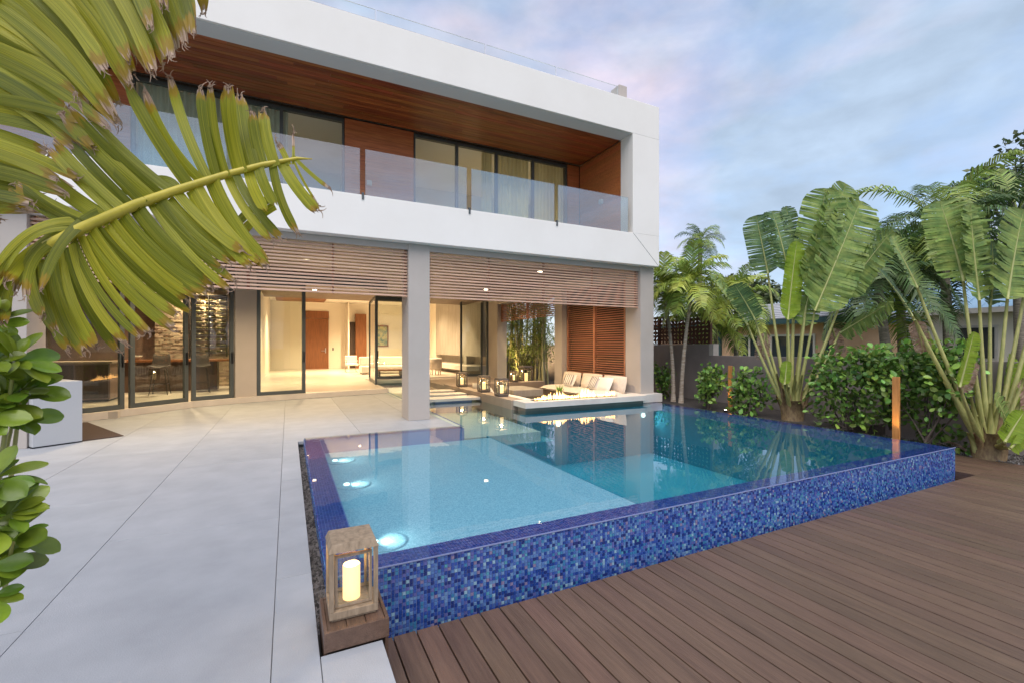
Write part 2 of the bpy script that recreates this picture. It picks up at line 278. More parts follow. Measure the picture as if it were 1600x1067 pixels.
# ------------------------------------------------------------------ mesh building
WL = {}
class MB:
    def __init__(s): s.v = []; s.f = []
    def quad(s, a, b, c, d):
        i = len(s.v); s.v += [tuple(a), tuple(b), tuple(c), tuple(d)]; s.f.append((i, i + 1, i + 2, i + 3)); return s
    def box(s, x0, x1, y0, y1, z0, z1):
        i = len(s.v)
        s.v += [(x0, y0, z0), (x1, y0, z0), (x1, y1, z0), (x0, y1, z0), (x0, y0, z1), (x1, y0, z1), (x1, y1, z1), (x0, y1, z1)]
        s.f += [tuple(i + k for k in q) for q in ((0, 3, 2, 1), (4, 5, 6, 7), (0, 1, 5, 4), (1, 2, 6, 5), (2, 3, 7, 6), (3, 0, 4, 7))]
        return s
    def hexa(s, b4, t4):
        i = len(s.v); s.v += [tuple(p) for p in b4] + [tuple(p) for p in t4]
        s.f += [tuple(i + k for k in q) for q in ((0, 3, 2, 1), (4, 5, 6, 7), (0, 1, 5, 4), (1, 2, 6, 5), (2, 3, 7, 6), (3, 0, 4, 7))]
        return s
    def seg(s, p, q, th, z0, z1, off=0.0):
        d = Vector((q[0] - p[0], q[1] - p[1])); d.normalize(); nn = Vector((-d.y, d.x))
        a = Vector(p[:2]) + nn * (off - th / 2); b = Vector(q[:2]) + nn * (off - th / 2); c = Vector(q[:2]) + nn * (off + th / 2); e = Vector(p[:2]) + nn * (off + th / 2)
        return s.hexa([(*a, z0), (*b, z0), (*c, z0), (*e, z0)], [(*a, z1), (*b, z1), (*c, z1), (*e, z1)])
    def tube(s, pts, rad, n=8, cap=True):
        pts = [Vector(p) for p in pts]; base = len(s.v)
        if not hasattr(rad, '__len__'): rad = [rad] * len(pts)
        up = Vector((0, 0, 1)) if abs((pts[-1] - pts[0]).normalized().z) < 0.9 else Vector((1, 0, 0))
        for k, p in enumerate(pts):
            t = (pts[min(k + 1, len(pts) - 1)] - pts[max(k - 1, 0)]).normalized()
            a = t.cross(up).normalized(); b = t.cross(a)
            for j in range(n):
                an = 2 * math.pi * j / n
                s.v.append(tuple(p + (a * math.cos(an) + b * math.sin(an)) * rad[k]))
        for k in range(len(pts) - 1):
            for j in range(n):
                s.f.append((base + k * n + j, base + k * n + (j + 1) % n, base + (k + 1) * n + (j + 1) % n, base + (k + 1) * n + j))
        if cap:
            s.f.append(tuple(base + j for j in range(n))); s.f.append(tuple(base + (len(pts) - 1) * n + j for j in reversed(range(n))))
        return s
    def lathe(s, prof, c, n=20):
        base = len(s.v)
        for r, z in prof:
            for j in range(n):
                an = 2 * math.pi * j / n; s.v.append((c[0] + r * math.cos(an), c[1] + r * math.sin(an), c[2] + z))
        for k in range(len(prof) - 1):
            for j in range(n):
                s.f.append((base + k * n + j, base + k * n + (j + 1) % n, base + (k + 1) * n + (j + 1) % n, base + (k + 1) * n + j))
        s.f.append(tuple(base + j for j in reversed(range(n)))); s.f.append(tuple(base + (len(prof) - 1) * n + j for j in range(n)))
        return s
    def ribbon(s, rows):      # rows: list of lists of points (same length)
        base = len(s.v); m = len(rows[0])
        for r in rows: s.v += [tuple(p) for p in r]
        for k in range(len(rows) - 1):
            for j in range(m - 1):
                s.f.append((base + k * m + j, base + k * m + j + 1, base + (k + 1) * m + j + 1, base + (k + 1) * m + j))
        return s
    def mesh(s, name, off=None):
        me = bpy.data.meshes.new(name)
        vv = s.v if off is None else [(x - off[0], y - off[1], z - off[2]) for x, y, z in s.v]
        me.from_pydata(vv, [], s.f); me.update()
        return me
    def build(s, name, m, parent=None, smooth=False, bevel=0.0, kind=None, local=False, label=None):
        off = None if (parent is None or local) else WL.get(parent.name, (0, 0, 0))
        me = s.mesh(name, off)
        return mk(name, me, m, parent, smooth, bevel, kind, label)
def mk(name, me, m, parent=None, smooth=False, bevel=0.0, kind=None, label=None, loc=None):
    if m is not None:
        ms = m if isinstance(m, (list, tuple)) else [m]
        if not me.materials:
            for q in ms: me.materials.append(MAT[q])
    if smooth: me.shade_smooth()
    o = bpy.data.objects.new(name, me); col.objects.link(o)
    if parent is not None: o.parent = parent
    if loc is not None: o.location = loc
    WL[o.name] = WL.get(parent.name, (0, 0, 0)) if parent is not None else (0, 0, 0)
    if bevel:
        bv = o.modifiers.new("bevel", 'BEVEL'); bv.width = bevel; bv.segments = 2; bv.limit_method = 'ANGLE'
    if kind: o["kind"] = kind
    if label: o["label"] = label
    return o
def tag(o, label, cat, group=None, kind=None):
    if label: o["label"] = label
    if cat: o["category"] = cat
    if group: o["group"] = group
    if kind: o["kind"] = kind
    return o
def thing(name, label, cat, loc=(0, 0, 0), group=None, rz=0.0):
    o = bpy.data.objects.new(name, None); col.objects.link(o); o.location = loc; o.rotation_euler = (0, 0, rz)
    o.empty_display_size = 0.1
    WL[o.name] = tuple(loc) if rz == 0 else (0, 0, 0)
    return tag(o, label, cat, group)
def struct(o, label=None):
    o["kind"] = "structure"
    if label: o["label"] = label
    return o
def copy_tree(o, parent=None):
    c = o.copy(); col.objects.link(c)
    if parent is not None: c.parent = parent
    for ch in list(o.children): copy_tree(ch, c)
    return c
def light(name, typ, loc, energy, color, parent=None, size=0.1, spot=None, aim=None, blend=0.6):
    ld = bpy.data.lights.new(name, typ); ld.energy = energy; ld.color = color
    if typ == 'AREA': ld.shape = 'DISK'; ld.size = size
    else: ld.shadow_soft_size = size
    if typ == 'SPOT': ld.spot_size = R_(spot or 100); ld.spot_blend = blend
    o = bpy.data.objects.new(name, ld); col.objects.link(o)
    o.location = loc
    if aim is not None: o.rotation_euler = (Vector(aim)).to_track_quat('-Z', 'Y').to_euler()
    if parent is not None:
        o.parent = parent; w = WL.get(parent.name, (0, 0, 0)); o.location = Vector(loc) - Vector(w)
    return o
def V(*a): return Vector(a)
def rnd(a, b): return random.uniform(a, b)

# ================================================================== SETTING
gz = -0.42
struct(MB().quad((-300, -300, gz), (300, -300, gz), (300, -8, gz), (-300, -8, gz)).quad((-300, 34, gz), (300, 34, gz), (300, 300, gz), (-300, 300, gz)).quad((-300, -8, gz), (-9.4, -8, gz), (-9.4, 34, gz), (-300, 34, gz)).quad((11.1, -8, gz), (300, -8, gz), (300, 34, gz), (11.1, 34, gz)).build("ground", "lawn"), "flat ground around the house")
# terrace: stone slabs over a dark bed
TX1 = 0.14
terr = struct(thing("terrace", None, None, (0, 0, 0)), "pale grey stone terrace of large slabs")
bed = MB(); bed.box(-9, TX1 - 0.002, -4, 8.0, -0.88, -0.012); bed.box(TX1 - 0.002, 0.43, -4, 2.385, -0.88, -0.012); bed.box(-9, 2.84, 8.0, 16, -0.88, -0.012)
bed.build("bedding", "joint_dark", terr)
xs = [-8.45, -7.25, -6.05, -4.85, -3.65, -2.45, -1.25, -0.07, 1.13, 2.33, 3.53]
ys = [-3.9, -1.5, 0.9, 3.3, 5.7, 8.1, 10.5, 12.9, 15.3, 17.7]
def slab(x0, x1, y0, y1):
    g = 0.002
    if x1 - x0 < 0.05 or y1 - y0 < 0.05: return
    MB().box(x0 + g, x1 - g, y0 + g, y1 - g, -0.05, rnd(-0.0006, 0.0006)).build("paving_slab", "stone_paving", terr, bevel=0.002)
for i in range(len(xs) - 1):
    st = 1.2 if i % 2 else 0.0
    for j in range(len(ys) - 1):
        x0, x1, y0, y1 = xs[i], xs[i + 1], ys[j] + st - 1.2, ys[j + 1] + st - 1.2
        if x0 >= 2.85: continue
        x1 = min(x1, 2.85)
        for (rx0, rx1, ry0, ry1) in ((-9, TX1, -4, 7.95), (TX1, 0.435, -4, 2.387), (-9, 2.85, 7.95, 15.4)):
            a0, a1, b0, b1 = max(x0, rx0), min(x1, rx1), max(y0, ry0), min(y1, ry1)
            if a1 > a0 and b1 > b0: slab(a0, a1, b0, b1)

# deck
DZ = -0.30; DY1 = 2.86
deck = struct(thing("deck", None, None, (0, 0, 0)), "brown composite board deck beside the pool")
MB().box(0.437, 10.05, -4, DY1 - 0.03, DZ - 0.5, DZ - 0.03).box(8.72, 10.05, DY1 + 0.03, 5.0, DZ - 0.5, DZ - 0.03).build("joist_bed", "black_metal", deck)
x = 0.442
while x < 9.95:
    MB().box(x, x + 0.1365, -4, DY1, DZ - 0.028, DZ + rnd(-0.0008, 0.0008)).build("deck_board", "deck_board", deck, bevel=0.003)
    x += 0.145
MB().box(0.445, 8.68, DY1 - 0.02, DY1 + 0.004, DZ - 0.22, DZ - 0.03).build("fascia_board", "deck_board", deck)
x = 8.70
while x < 10.0:
    MB().box(x, x + 0.1365, DY1 + 0.006, 5.0, DZ - 0.028, DZ - 0.004 + rnd(-0.0008, 0.0008)).build("deck_board", "deck_board", deck, bevel=0.003)
    x += 0.145
MB().box(8.675, 8.698, DY1 + 0.006, 5.0, DZ - 0.16, DZ - 0.005).build("fascia_board", "deck_board", deck)

# planting bed
struct(MB().box(8.72, 11.1, 5.0, 34, -0.8, -0.08).box(10.07, 11.1, -8, 4.999, -0.8, DZ - 0.02).build("planting_bed", "soil"), "dark soil planting bed along the boundary wall")
gm = MB()
for k in range(2600):
    p = V(rnd(10.09, 11.0), rnd(-0.5, 5.0), DZ - 0.01) if k < 1700 else V(rnd(8.74, 9.3), rnd(5.0, 9.4), -0.07)
    r = rnd(0.012, 0.028); a = rnd(0, 3)
    q = [p + V(math.cos(a + t) * r, math.sin(a + t) * r * 0.8, 0) for t in (0, 2.1, 4.2)]
    i = len(gm.v); gm.v += [tuple(t) for t in q] + [tuple(p + V(0, 0, r * 0.8)), tuple(p - V(0, 0, r * 0.5))]
    gm.f += [(i, i + 1, i + 3), (i + 1, i + 2, i + 3), (i + 2, i, i + 3), (i + 1, i, i + 4), (i + 2, i + 1, i + 4), (i, i + 2, i + 4)]
tag(gm.build("gravel", "gravel"), "grey pebbles strewn on the planting bed", None, kind="stuff")

# ================================================================== POOL
PX0, PX1, PY0, PY1, WZ = 0.225, 8.66, 3.08, 7.93, 0.05
pool = thing("swimming_pool", "raised infinity pool faced in blue glass mosaic beside the deck", "pool", (4.5, 3.08, -0.9))
LW = 0.23
sh = MB()
sh.box(PX0, PX1, PY0, PY0 + LW, -1.6, WZ - 0.022)                       # front wall
sh.box(PX0, PX0 + LW, PY0 + LW, PY1, -1.6, WZ - 0.022)                   # left wall
sh.box(PX1 - LW, PX1, PY0 + LW, 9.6, -1.6, WZ - 0.022)                   # right wall
sh.box(PX0 + LW, 2.86, PY1 - 0.16, PY1, -1.6, WZ - 0.022)                # back wall left
sh.build("wall", "grout", pool)
MB().box(PX0 + LW, 3.36, PY0 + LW, PY1 - 0.16, -1.6, -0.19).build("sun_shelf", "plaster_pool", pool)
MB().box(2.90, 4.60, PY1 + 0.1, 19.5, -1.6, -0.22).build("shallow_floor", "ledge_stone", pool)
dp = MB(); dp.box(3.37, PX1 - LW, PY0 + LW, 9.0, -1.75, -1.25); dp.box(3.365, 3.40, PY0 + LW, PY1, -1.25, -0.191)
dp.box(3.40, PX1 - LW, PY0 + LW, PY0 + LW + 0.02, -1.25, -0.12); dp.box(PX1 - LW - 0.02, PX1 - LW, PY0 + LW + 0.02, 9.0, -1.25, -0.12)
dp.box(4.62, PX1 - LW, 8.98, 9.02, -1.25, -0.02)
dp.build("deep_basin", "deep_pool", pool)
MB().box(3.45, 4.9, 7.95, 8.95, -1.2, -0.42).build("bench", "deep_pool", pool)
TP = 0.0245
def tiles(mb, o, u, v, n, nu, nv, th=0.006, g=0.0022, jit=0.0012):
    o, u, v, n = Vector(o), Vector(u), Vector(v), Vector(n)
    for i in range(nu):
        for j in range(nv):
            a = o + u * (i * TP + g / 2) + v * (j * TP + g / 2); w = TP - g; t = th + rnd(-jit, jit)
            b0 = [a, a + u * w, a + u * w + v * w, a + v * w]
            k = 0.0016
            t0 = [a + u * k + v * k + n * t, a + u * (w - k) + v * k + n * (t + rnd(-jit, jit) * 0.6), a + u * (w - k) + v * (w - k) + n * t, a + u * k + v * (w - k) + n * (t + rnd(-jit, jit) * 0.6)]
            idx = len(mb.v); mb.v += [tuple(q) for q in b0 + t0]
            mb.f += [tuple(idx + q for q in f) for f in ((4, 5, 6, 7), (0, 1, 5, 4), (1, 2, 6, 5), (2, 3, 7, 6), (3, 0, 4, 7))]
tw = MB(); tiles(tw, (PX0, PY0, -0.52), (1, 0, 0), (0, 0, 1), (0, -1, 0), int((PX1 - PX0) / TP), 23)
tw.build("mosaic_facing", "mosaic_wall", pool, kind="stuff")
tw = MB(); tiles(tw, (PX0, PY0, -0.28), (0, 1, 0), (0, 0, 1), (-1, 0, 0), int((PY1 - PY0) / TP), 13)
tw.build("mosaic_side", "mosaic_wall", pool, kind="stuff")
tl = MB(); zt = WZ - 0.022
tiles(tl, (PX0, PY0, zt), (1, 0, 0), (0, 1, 0), (0, 0, 1), int((PX1 - PX0) / TP), 9)
tiles(tl, (PX0, PY0 + 9 * TP, zt), (1, 0, 0), (0, 1, 0), (0, 0, 1), 9, int((PY1 - PY0 - 9 * TP) / TP))
tiles(tl, (PX1 - 9 * TP, PY0 + 9 * TP, zt), (1, 0, 0), (0, 1, 0), (0, 0, 1), 9, int((9.5 - PY0 - 9 * TP) / TP))
tiles(tl, (PX0 + 9 * TP, PY1 - 6 * TP, zt), (1, 0, 0), (0, 1, 0), (0, 0, 1), int((2.86 - PX0 - 9 * TP) / TP), 6)
tiles(tl, (2.88, PY1 - 0.02, zt), (1, 0, 0), (0, 1, 0), (0, 0, 1), 1, 290)
tl.build("mosaic_ledge", "mosaic_ledge", pool, kind="stuff")
MB().box(PX0 - 0.004, PX1 + 0.004, PY0 - 0.011, PY0 - 0.002, WZ - 0.012, WZ - 0.004).build("overflow_lip", "grout", pool)
w = MB(); zw = WZ
for (a, b, c, d) in ((PX0 + 0.004, 2.87, PY0 - 0.004, PY1), (2.87, PX1 - 0.004, PY0 - 0.004, PY1), (2.87, PX1 - 0.004, PY1, 9.15), (2.87, 4.64, 9.15, 19.6)):
    w.quad((a, c, zw), (b, c, zw), (b, d, zw), (a, d, zw))
wo = struct(w.build("water", "water"), "still clear pool water")
# catch basin along the front and gutter along the left side
struct(MB().box(0.46, 8.67, DY1 + 0.01, PY0 - 0.012, -0.86, -0.62).build("basin_floor", "mosaic_ledge"), "narrow catch basin under the pool wall")
struct(MB().quad((0.46, DY1, -0.47), (8.67, DY1, -0.47), (8.67, PY0 - 0.012, -0.47), (0.46, PY0 - 0.012, -0.47)).build("basin_water", "water"), "dark water in the catch basin")
gt = MB()
for k in range(900):
    p = V(rnd(0.15, 0.215), rnd(2.75, 7.9), -0.10); r = rnd(0.012, 0.024)
    a = rnd(0, 3); q = [p + V(math.cos(a + t) * r, math.sin(a + t) * r, 0) for t in (0, 2.1, 4.2)]
    i = len(gt.v); gt.v += [tuple(t) for t in q] + [tuple(p + V(0, 0, r * 0.8))]; gt.f += [(i, i + 1, i + 3), (i + 1, i + 2, i + 3), (i + 2, i, i + 3)]
gt.box(0.142, 0.222, 2.74, 7.95, -0.7, -0.10)
tag(gt.build("gutter_pebbles", "gravel"), "dark pebbles in the narrow gutter beside the pool", None, kind="stuff")
# underwater lamps on the shelf
for k, (lx, ly, lab) in enumerate(((0.74, 4.02, "round underwater lamp on the pool shelf nearest the wooden lantern"), (0.72, 5.85, "round underwater lamp midway along the pool shelf"), (0.70, 7.15, "round underwater lamp at the far corner of the pool shelf"))):
    t = thing("pool_lamp", lab, "pool lamp", (lx, ly, -0.19), "underwater lamps on the pool shelf")
    MB().lathe([(0.20, 0.0), (0.20, 0.004), (0.185, 0.008), (0.0, 0.009)], (lx, ly, -0.188), 28).build("cover_ring", "plaster_pool", t, smooth=False)
    MB().lathe([(0.035, 0.0), (0.035, 0.012), (0.02, 0.02), (0.0, 0.022)], (lx - 0.08, ly, -0.176), 16).build("lens", "lamp_cool", t)
    light("pool_light", 'SPOT', (lx - 0.06, ly, -0.10), 4.5, (0.90, 1.0, 0.88), t, 0.02, 150, (1, -0.1, -0.02), 0.9)
for k, (p, lab) in enumerate(((V(5.6, 8.965, -0.28), "underwater pool lamp below the fire ledge"), (V(8.15, 8.965, -0.25), "underwater pool lamp below the end column"))):
    t = thing("pool_lamp", lab, "pool lamp", p, "underwater lamps in the deep end")
    MB().tube([p + V(0, 0.01, 0), p + V(0, -0.02, 0)], 0.06, 16).build("lens", "lamp_cool", t)
    light("pool_light", 'SPOT', p + V(0, -0.05, 0), 14, (0.80, 1.0, 0.97), t, 0.02, 150, (0, -1, -.3), .9)

# ================================================================== HOUSE
house = thing("house", "white two storey house with wood lined balcony and louvered terrace", "house", (2.4, 9.16, 0))
def hp(name, mb, m, bevel=0.0, parent=None, **k): return mb.build(name, m, parent or house, bevel=bevel, **k)
YU = 8.97; HX0 = -10.0; HX1 = 8.70
hp("roof_band", MB().box(HX0, HX1, YU, 9.44, 6.88, 7.73), "white_render", 0.008)
hp("roof_slab", MB().box(HX0, HX1, 9.441, 22, 6.97, 7.72), "white_render")
hp("frame_pier", MB().box(7.82, HX1, YU, 9.44, 4.361, 6.879), "white_render", 0.004)
hp("side_wall", MB().box(8.45, HX1, 9.441, 22, 3.60, 6.969), "white_render")
hp("floor_band", MB().box(HX0, HX1, YU, 9.44, 3.57, 4.36), "white_render", 0.008)
hp("floor_slab", MB().box(HX0, 8.449, 9.441, 12.3, 3.72, 4.30), "white_render")
hp("soffit", MB().box(HX0, 7.80, 9.02, 9.43, 6.872, 6.879), "soffit_grey")
# mitre grooves
hp("mitre_groove", MB().hexa([(7.82, YU - .0015, 4.36), (7.835, YU - .0015, 4.36), (8.70, YU - .0015, 3.57), (8.685, YU - .0015, 3.57)][::1], [(7.82, YU + .002, 4.36), (7.835, YU + .002, 4.36), (8.70, YU + .002, 3.57), (8.685, YU + .002, 3.57)]), "frame_metal")
# columns and beam
for x0, x1 in ((-3.90, -3.45), (2.18, 2.62)):
    hp("column", MB().box(x0, x1, 9.16, 9.75, 0.0, 3.569), "taupe_render", 0.006)
hp("column", MB().box(8.24, 8.69, 9.16, 9.75, 0.271, 3.569), "taupe_render", 0.006)
hp("column_plinth", MB().box(8.16, 8.82, 8.98, 9.9, 0.055, 0.27), "ledge_stone", 0.006)
hp("column", MB().box(8.1, 8.62, 12.75, 13.2, 0.10, 3.6), "taupe_render", 0.006)
hp("column", MB().box(8.1, 8.55, 17.9, 18.4, 0.10, 4.2), "taupe_render", 0.006)
hp("beam", MB().box(-3.449, 2.179, 9.19, 9.72, 3.45, 3.567).box(2.621, 8.239, 9.19, 9.72, 3.45, 3.567), "taupe_render")
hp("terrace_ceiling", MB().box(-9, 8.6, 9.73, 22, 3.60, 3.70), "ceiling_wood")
hp("side_beam", MB().box(8.1, 8.6, 9.76, 12.74, 3.3, 3.59).box(8.1, 8.55, 13.21, 17.89, 3.3, 3.59), "taupe_render")
hp("left_wall", MB().box(-9, -3.92, 9.2, 9.6, 0, 3.569), "taupe_render")
# louver screens
def louver_screen(x0, x1):
    ls = hp("louver_screen", MB().box(x0 + 0.02, x0 + 0.05, 9.30, 9.34, 2.50, 3.45).box((x0 + x1) / 2 - .025, (x0 + x1) / 2 + .025, 9.33, 9.37, 2.50, 3.45).box(x1 - 0.05, x1 - 0.02, 9.30, 9.34, 2.50, 3.45).box(x0 + (x1 - x0) * .25 - .02, x0 + (x1 - x0) * .25 + .02, 9.335, 9.37, 2.5, 3.45).box(x0 + (x1 - x0) * .75 - .02, x0 + (x1 - x0) * .75 + .02, 9.335, 9.37, 2.5, 3.45), "shutter_wood")
    n = 15; p = 0.94 / n
    for k in range(n):
        z = 2.505 + k * p
        MB().box(x0 + .004, x1 - .004, 9.25, 9.295, z, z + .032).build("slat", "louver_wood", ls)
louver_screen(-3.45, 2.18); louver_screen(2.62, 8.24)
# side shutter next to the lounge (plane X = 8.3)
ss = hp("side_shutter", MB().box(8.27, 8.36, 9.80, 9.86, 0.63, 3.3).box(8.27, 8.36, 11.18, 11.26, 0.63, 3.3).box(8.27, 8.36, 12.62, 12.70, 0.63, 3.3).box(8.27, 8.36, 9.861, 12.619, 0.60, 0.66), "shutter_wood")
for a, b in ((9.862, 11.178), (11.262, 12.618)):
    z = 0.68
    while z < 3.28:
        MB().hexa([(8.272, a, z), (8.272, b, z), (8.335, b, z + .012), (8.335, a, z + .012)][::-1], [(8.272, a, z + .024), (8.272, b, z + .024), (8.335, b, z + .036), (8.335, a, z + .036)][::-1]).build("slat", "shutter_wood", ss)
        z += 0.0655
hp("shutter_gap_shade", MB().box(8.40, 8.43, 9.8, 12.7, 0.5, 3.3), "black_metal")  # black sheet behind the slats paints the shade in their gaps
# rear louvers above the garden opening (plane X = 8.3)
rl = hp("garden_louver", MB().box(8.28, 8.36, 13.21, 13.27, 2.55, 3.3).box(8.28, 8.36, 15.5, 15.58, 2.55, 3.3).box(8.28, 8.36, 17.83, 17.89, 2.55, 3.3), "shutter_wood")
for k in range(11):
    z = 2.56 + k * 0.066
    MB().box(8.26, 8.35, 13.275, 15.49, z, z + .025).box(8.26, 8.35, 15.59, 17.82, z, z + .025).build("slat", "shutter_wood", rl)
# balcony: plank ceiling
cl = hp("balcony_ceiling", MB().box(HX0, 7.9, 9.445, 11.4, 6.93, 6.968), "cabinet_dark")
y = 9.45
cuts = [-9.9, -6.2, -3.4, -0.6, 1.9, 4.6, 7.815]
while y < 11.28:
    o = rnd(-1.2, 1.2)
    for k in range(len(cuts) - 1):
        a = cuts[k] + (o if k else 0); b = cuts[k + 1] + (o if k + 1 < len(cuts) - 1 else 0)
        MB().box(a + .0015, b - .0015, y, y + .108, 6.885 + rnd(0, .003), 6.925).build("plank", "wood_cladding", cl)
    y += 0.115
# wood lining on the balcony end wall
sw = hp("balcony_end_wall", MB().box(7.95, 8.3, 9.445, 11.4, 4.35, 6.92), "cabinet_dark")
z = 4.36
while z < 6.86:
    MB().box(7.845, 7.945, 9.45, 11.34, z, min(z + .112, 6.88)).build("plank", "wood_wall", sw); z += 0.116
# back wall of balcony
YB = 11.36
bw = hp("balcony_back_wall", MB().box(HX0, -2.77, YB + .06, YB + .3, 4.31, 6.92).box(1.19, 2.84, YB + .06, YB + .3, 4.31, 6.92).box(7.42, 7.94, YB + .06, YB + .3, 4.31, 6.92).box(-2.77, 1.19, YB + .06, YB + .3, 6.86, 6.92).box(2.84, 7.42, YB + .06, YB + .3, 6.86, 6.92), "cabinet_dark")
z = 4.32
while z < 6.86:
    for a, b in ((-9.9, -2.79), (1.20, 2.83), (7.43, 7.83)):
        MB().box(a, b, YB, YB + .058, z, min(z + .112, 6.875)).build("plank", "wood_wall", bw)
    z += 0.116
def win(x0, x1, n, z0, z1, y, name="balcony_window"):
    wdw = hp(name, MB().box(x0, x1, y, y + .09, z1 - .07, z1), "frame_metal"); MB().box(x0, x1, y, y + .09, z0, z0 + .06).build("sill", "frame_metal", wdw)
    st = (x1 - x0) / n
    for k in range(n + 1):
        xx = x0 + k * st
        MB().box(max(x0, xx - .035), min(x1, xx + .035), y - .004, y + .085, z0 + .061, z1 - .071).build("mullion", "frame_metal", wdw)
    for k in range(n):
        MB().box(x0 + k * st + .036, x0 + (k + 1) * st - .036, y + .04, y + .052, z0 + .061, z1 - .071).build("pane", "glass_clear", wdw)
win(-2.76, 1.18, 3, 4.32, 6.85, YB + .02); win(2.85, 7.41, 4, 4.32, 6.85, YB + .02)
def curtain(x0, x1, y, z0, z1, m, folds):
    rows = [[], []]
    n = folds * 8
    for k in range(n + 1):
        t = k / n; xx = x0 + (x1 - x0) * t; yy = y + 0.045 * math.sin(t * folds * 2 * math.pi) + 0.015 * math.sin(t * folds * 5.1)
        rows[0].append((xx, yy, z0)); rows[1].append((xx, yy * 1.0, z1))
    return hp("curtain", MB().ribbon([rows[0], rows[1]]), m, smooth=True)
curtain(5.15, 6.2, YB + .17, 4.33, 6.80, "curtain", 9); curtain(6.32, 7.38, YB + .17, 4.33, 6.80, "curtain", 9)
curtain(4.75, 5.05, YB + .17, 4.33, 6.80, "curtain", 4)
curtain(-2.7, 0.0, YB + .17, 4.33, 6.80, "curtain_sheer", 20)
hp("upper_room", MB().box(-9.9, 8.4, 15.5, 15.7, 4.3, 6.96).box(-9.9, 8.4, 12.301, 15.5, 4.2, 4.3), "interior_wall")
hp("upper_partition", MB().box(1.9, 2.1, YB + .32, 15.5, 4.31, 6.96), "interior_wall")
# glass balustrade
edges = [-9.48, -7.33, -5.18, -3.03, -0.88, 1.27, 3.42, 5.57, 7.74]
for k in range(len(edges) - 1):
    MB().box(edges[k] + .05, edges[k + 1] - .05, 9.00, 9.018, 4.362, 5.24).build("balustrade_panel", "glass_rail", house)
    MB().box(edges[k] - .02, edges[k] + .02, 8.955, 9.01, 4.27, 4.40).build("balustrade_clip", "frame_metal", house)
for (lx, ly) in ((1.75, YB - .02),):
    hp("wall_light", MB().box(lx - .06, lx + .06, ly - .05, ly - .002, 5.35, 5.47), "white_box", 0.006)
hp("wall_light", MB().box(7.77, 7.842, 10.2, 10.32, 5.45, 5.57), "white_box", 0.006)
# roof terrace
hp("roof_cap", MB().box(HX0, 4.48, 9.2, 9.36, 7.731, 7.89), "dark_taupe")
re = [-8.2, -5.6, -3.0, -0.7, 1.62, 4.05, 5.95, 7.88]
for k in range(len(re) - 1):
    MB().box(re[k] + .02, re[k + 1] - .02, 9.60, 9.615, 7.731, 8.388).build("roof_rail_panel", "glass_roof", house)
    MB().box(re[k] + .02, re[k + 1] - .02, 9.599, 9.616, 8.389, 8.394).box(re[k + 1] - .021, re[k + 1] - .015, 9.599, 9.616, 7.731, 8.388).build("glass_edge", "soffit_grey", house)
hp("roof_post", MB().box(7.86, 8.12, 9.55, 9.9, 7.731, 8.42), "taupe_render", 0.006)
# plinth following the curved door line
DL = [(-6.2, 9.9), (-4.7, 11.15), (-3.15, 12.62), (-2.2, 13.58), (-1.25, 14.08), (-0.8, 14.28), (0.45, 14.55), (2.88, 15.10)]
pl = MB()
def offs(p, q, o):
    d = Vector((q[0] - p[0], q[1] - p[1])).normalized(); return d.y * o, -d.x * o
fr = []; bk = []
for k, p in enumerate(DL):
    a = DL[max(k - 1, 0)]; b = DL[min(k + 1, len(DL) - 1)]; ox, oy = offs(a, b, 0.16); fr.append((p[0] + ox, p[1] + oy)); bk.append((p[0] - ox, p[1] - oy))
for k in range(len(DL) - 1):
    pl.hexa([(*fr[k], 0.004), (*fr[k + 1], 0.004), (*bk[k + 1], 0.004), (*bk[k], 0.004)], [(*fr[k], 0.15), (*fr[k + 1], 0.15), (*bk[k + 1], 0.15), (*bk[k], 0.15)])
hp("plinth", pl, "ledge_stone")
fl = MB()
for k in range(2, len(DL) - 1):
    a, b = bk[k], bk[k + 1]; yb = 15.6
    fl.hexa([(a[0], a[1] - .01, -.2), (b[0], b[1] - .01, -.2), (b[0], yb, -.2), (a[0], yb, -.2)], [(a[0], a[1] - .01, .1485), (b[0], b[1] - .01, .1485), (b[0], yb, .1485), (a[0], yb, .1485)])
hp("threshold_floor", fl, "interior_floor")
def sliding_door(p, q, handle=1, zt=3.30):
    d = Vector((q[0] - p[0], q[1] - p[1])); L = d.length; d.normalize()
    def P(s): return (p[0] + d.x * s, p[1] + d.y * s)
    so = hp("sliding_door", MB().seg(P(0.0), P(0.09), .07, .152, zt).seg(P(L - .09), P(L), .07, .152, zt).seg(P(.091), P(L - .091), .065, .152, .25).seg(P(.091), P(L - .091), .065, zt - .1, zt), "frame_metal")
    MB().seg(P(.092), P(L - .092), .012, .251, zt - .101).build("pane", "glass_door", so)
    hs = L - .045 if handle > 0 else .045
    MB().seg(P(hs - .012), P(hs + .012), .05, 1.05, 1.35, off=-.06).build("handle", "black_metal", so)
sliding_door((-4.7, 11.15), (-3.20, 12.57), 1); sliding_door((-3.12, 12.65), (-2.22, 13.56), 1); sliding_door((-2.15, 13.62), (-1.30, 14.06), 1)
hp("door_pier", MB().seg((-1.28, 14.07), (-0.80, 14.28), .16, .151, 3.5), "taupe_render")
sliding_door((-0.77, 14.29), (0.45, 14.55), 1)
hp("door_header", MB().seg((-6.2, 9.9), (-4.71, 11.14), .1, .151, 3.6).seg((-4.7, 11.15), (-1.28, 14.07), .1, 3.301, 3.6).seg((-0.8, 14.28), (2.88, 15.1), .1, 3.301, 3.6), "frame_metal")
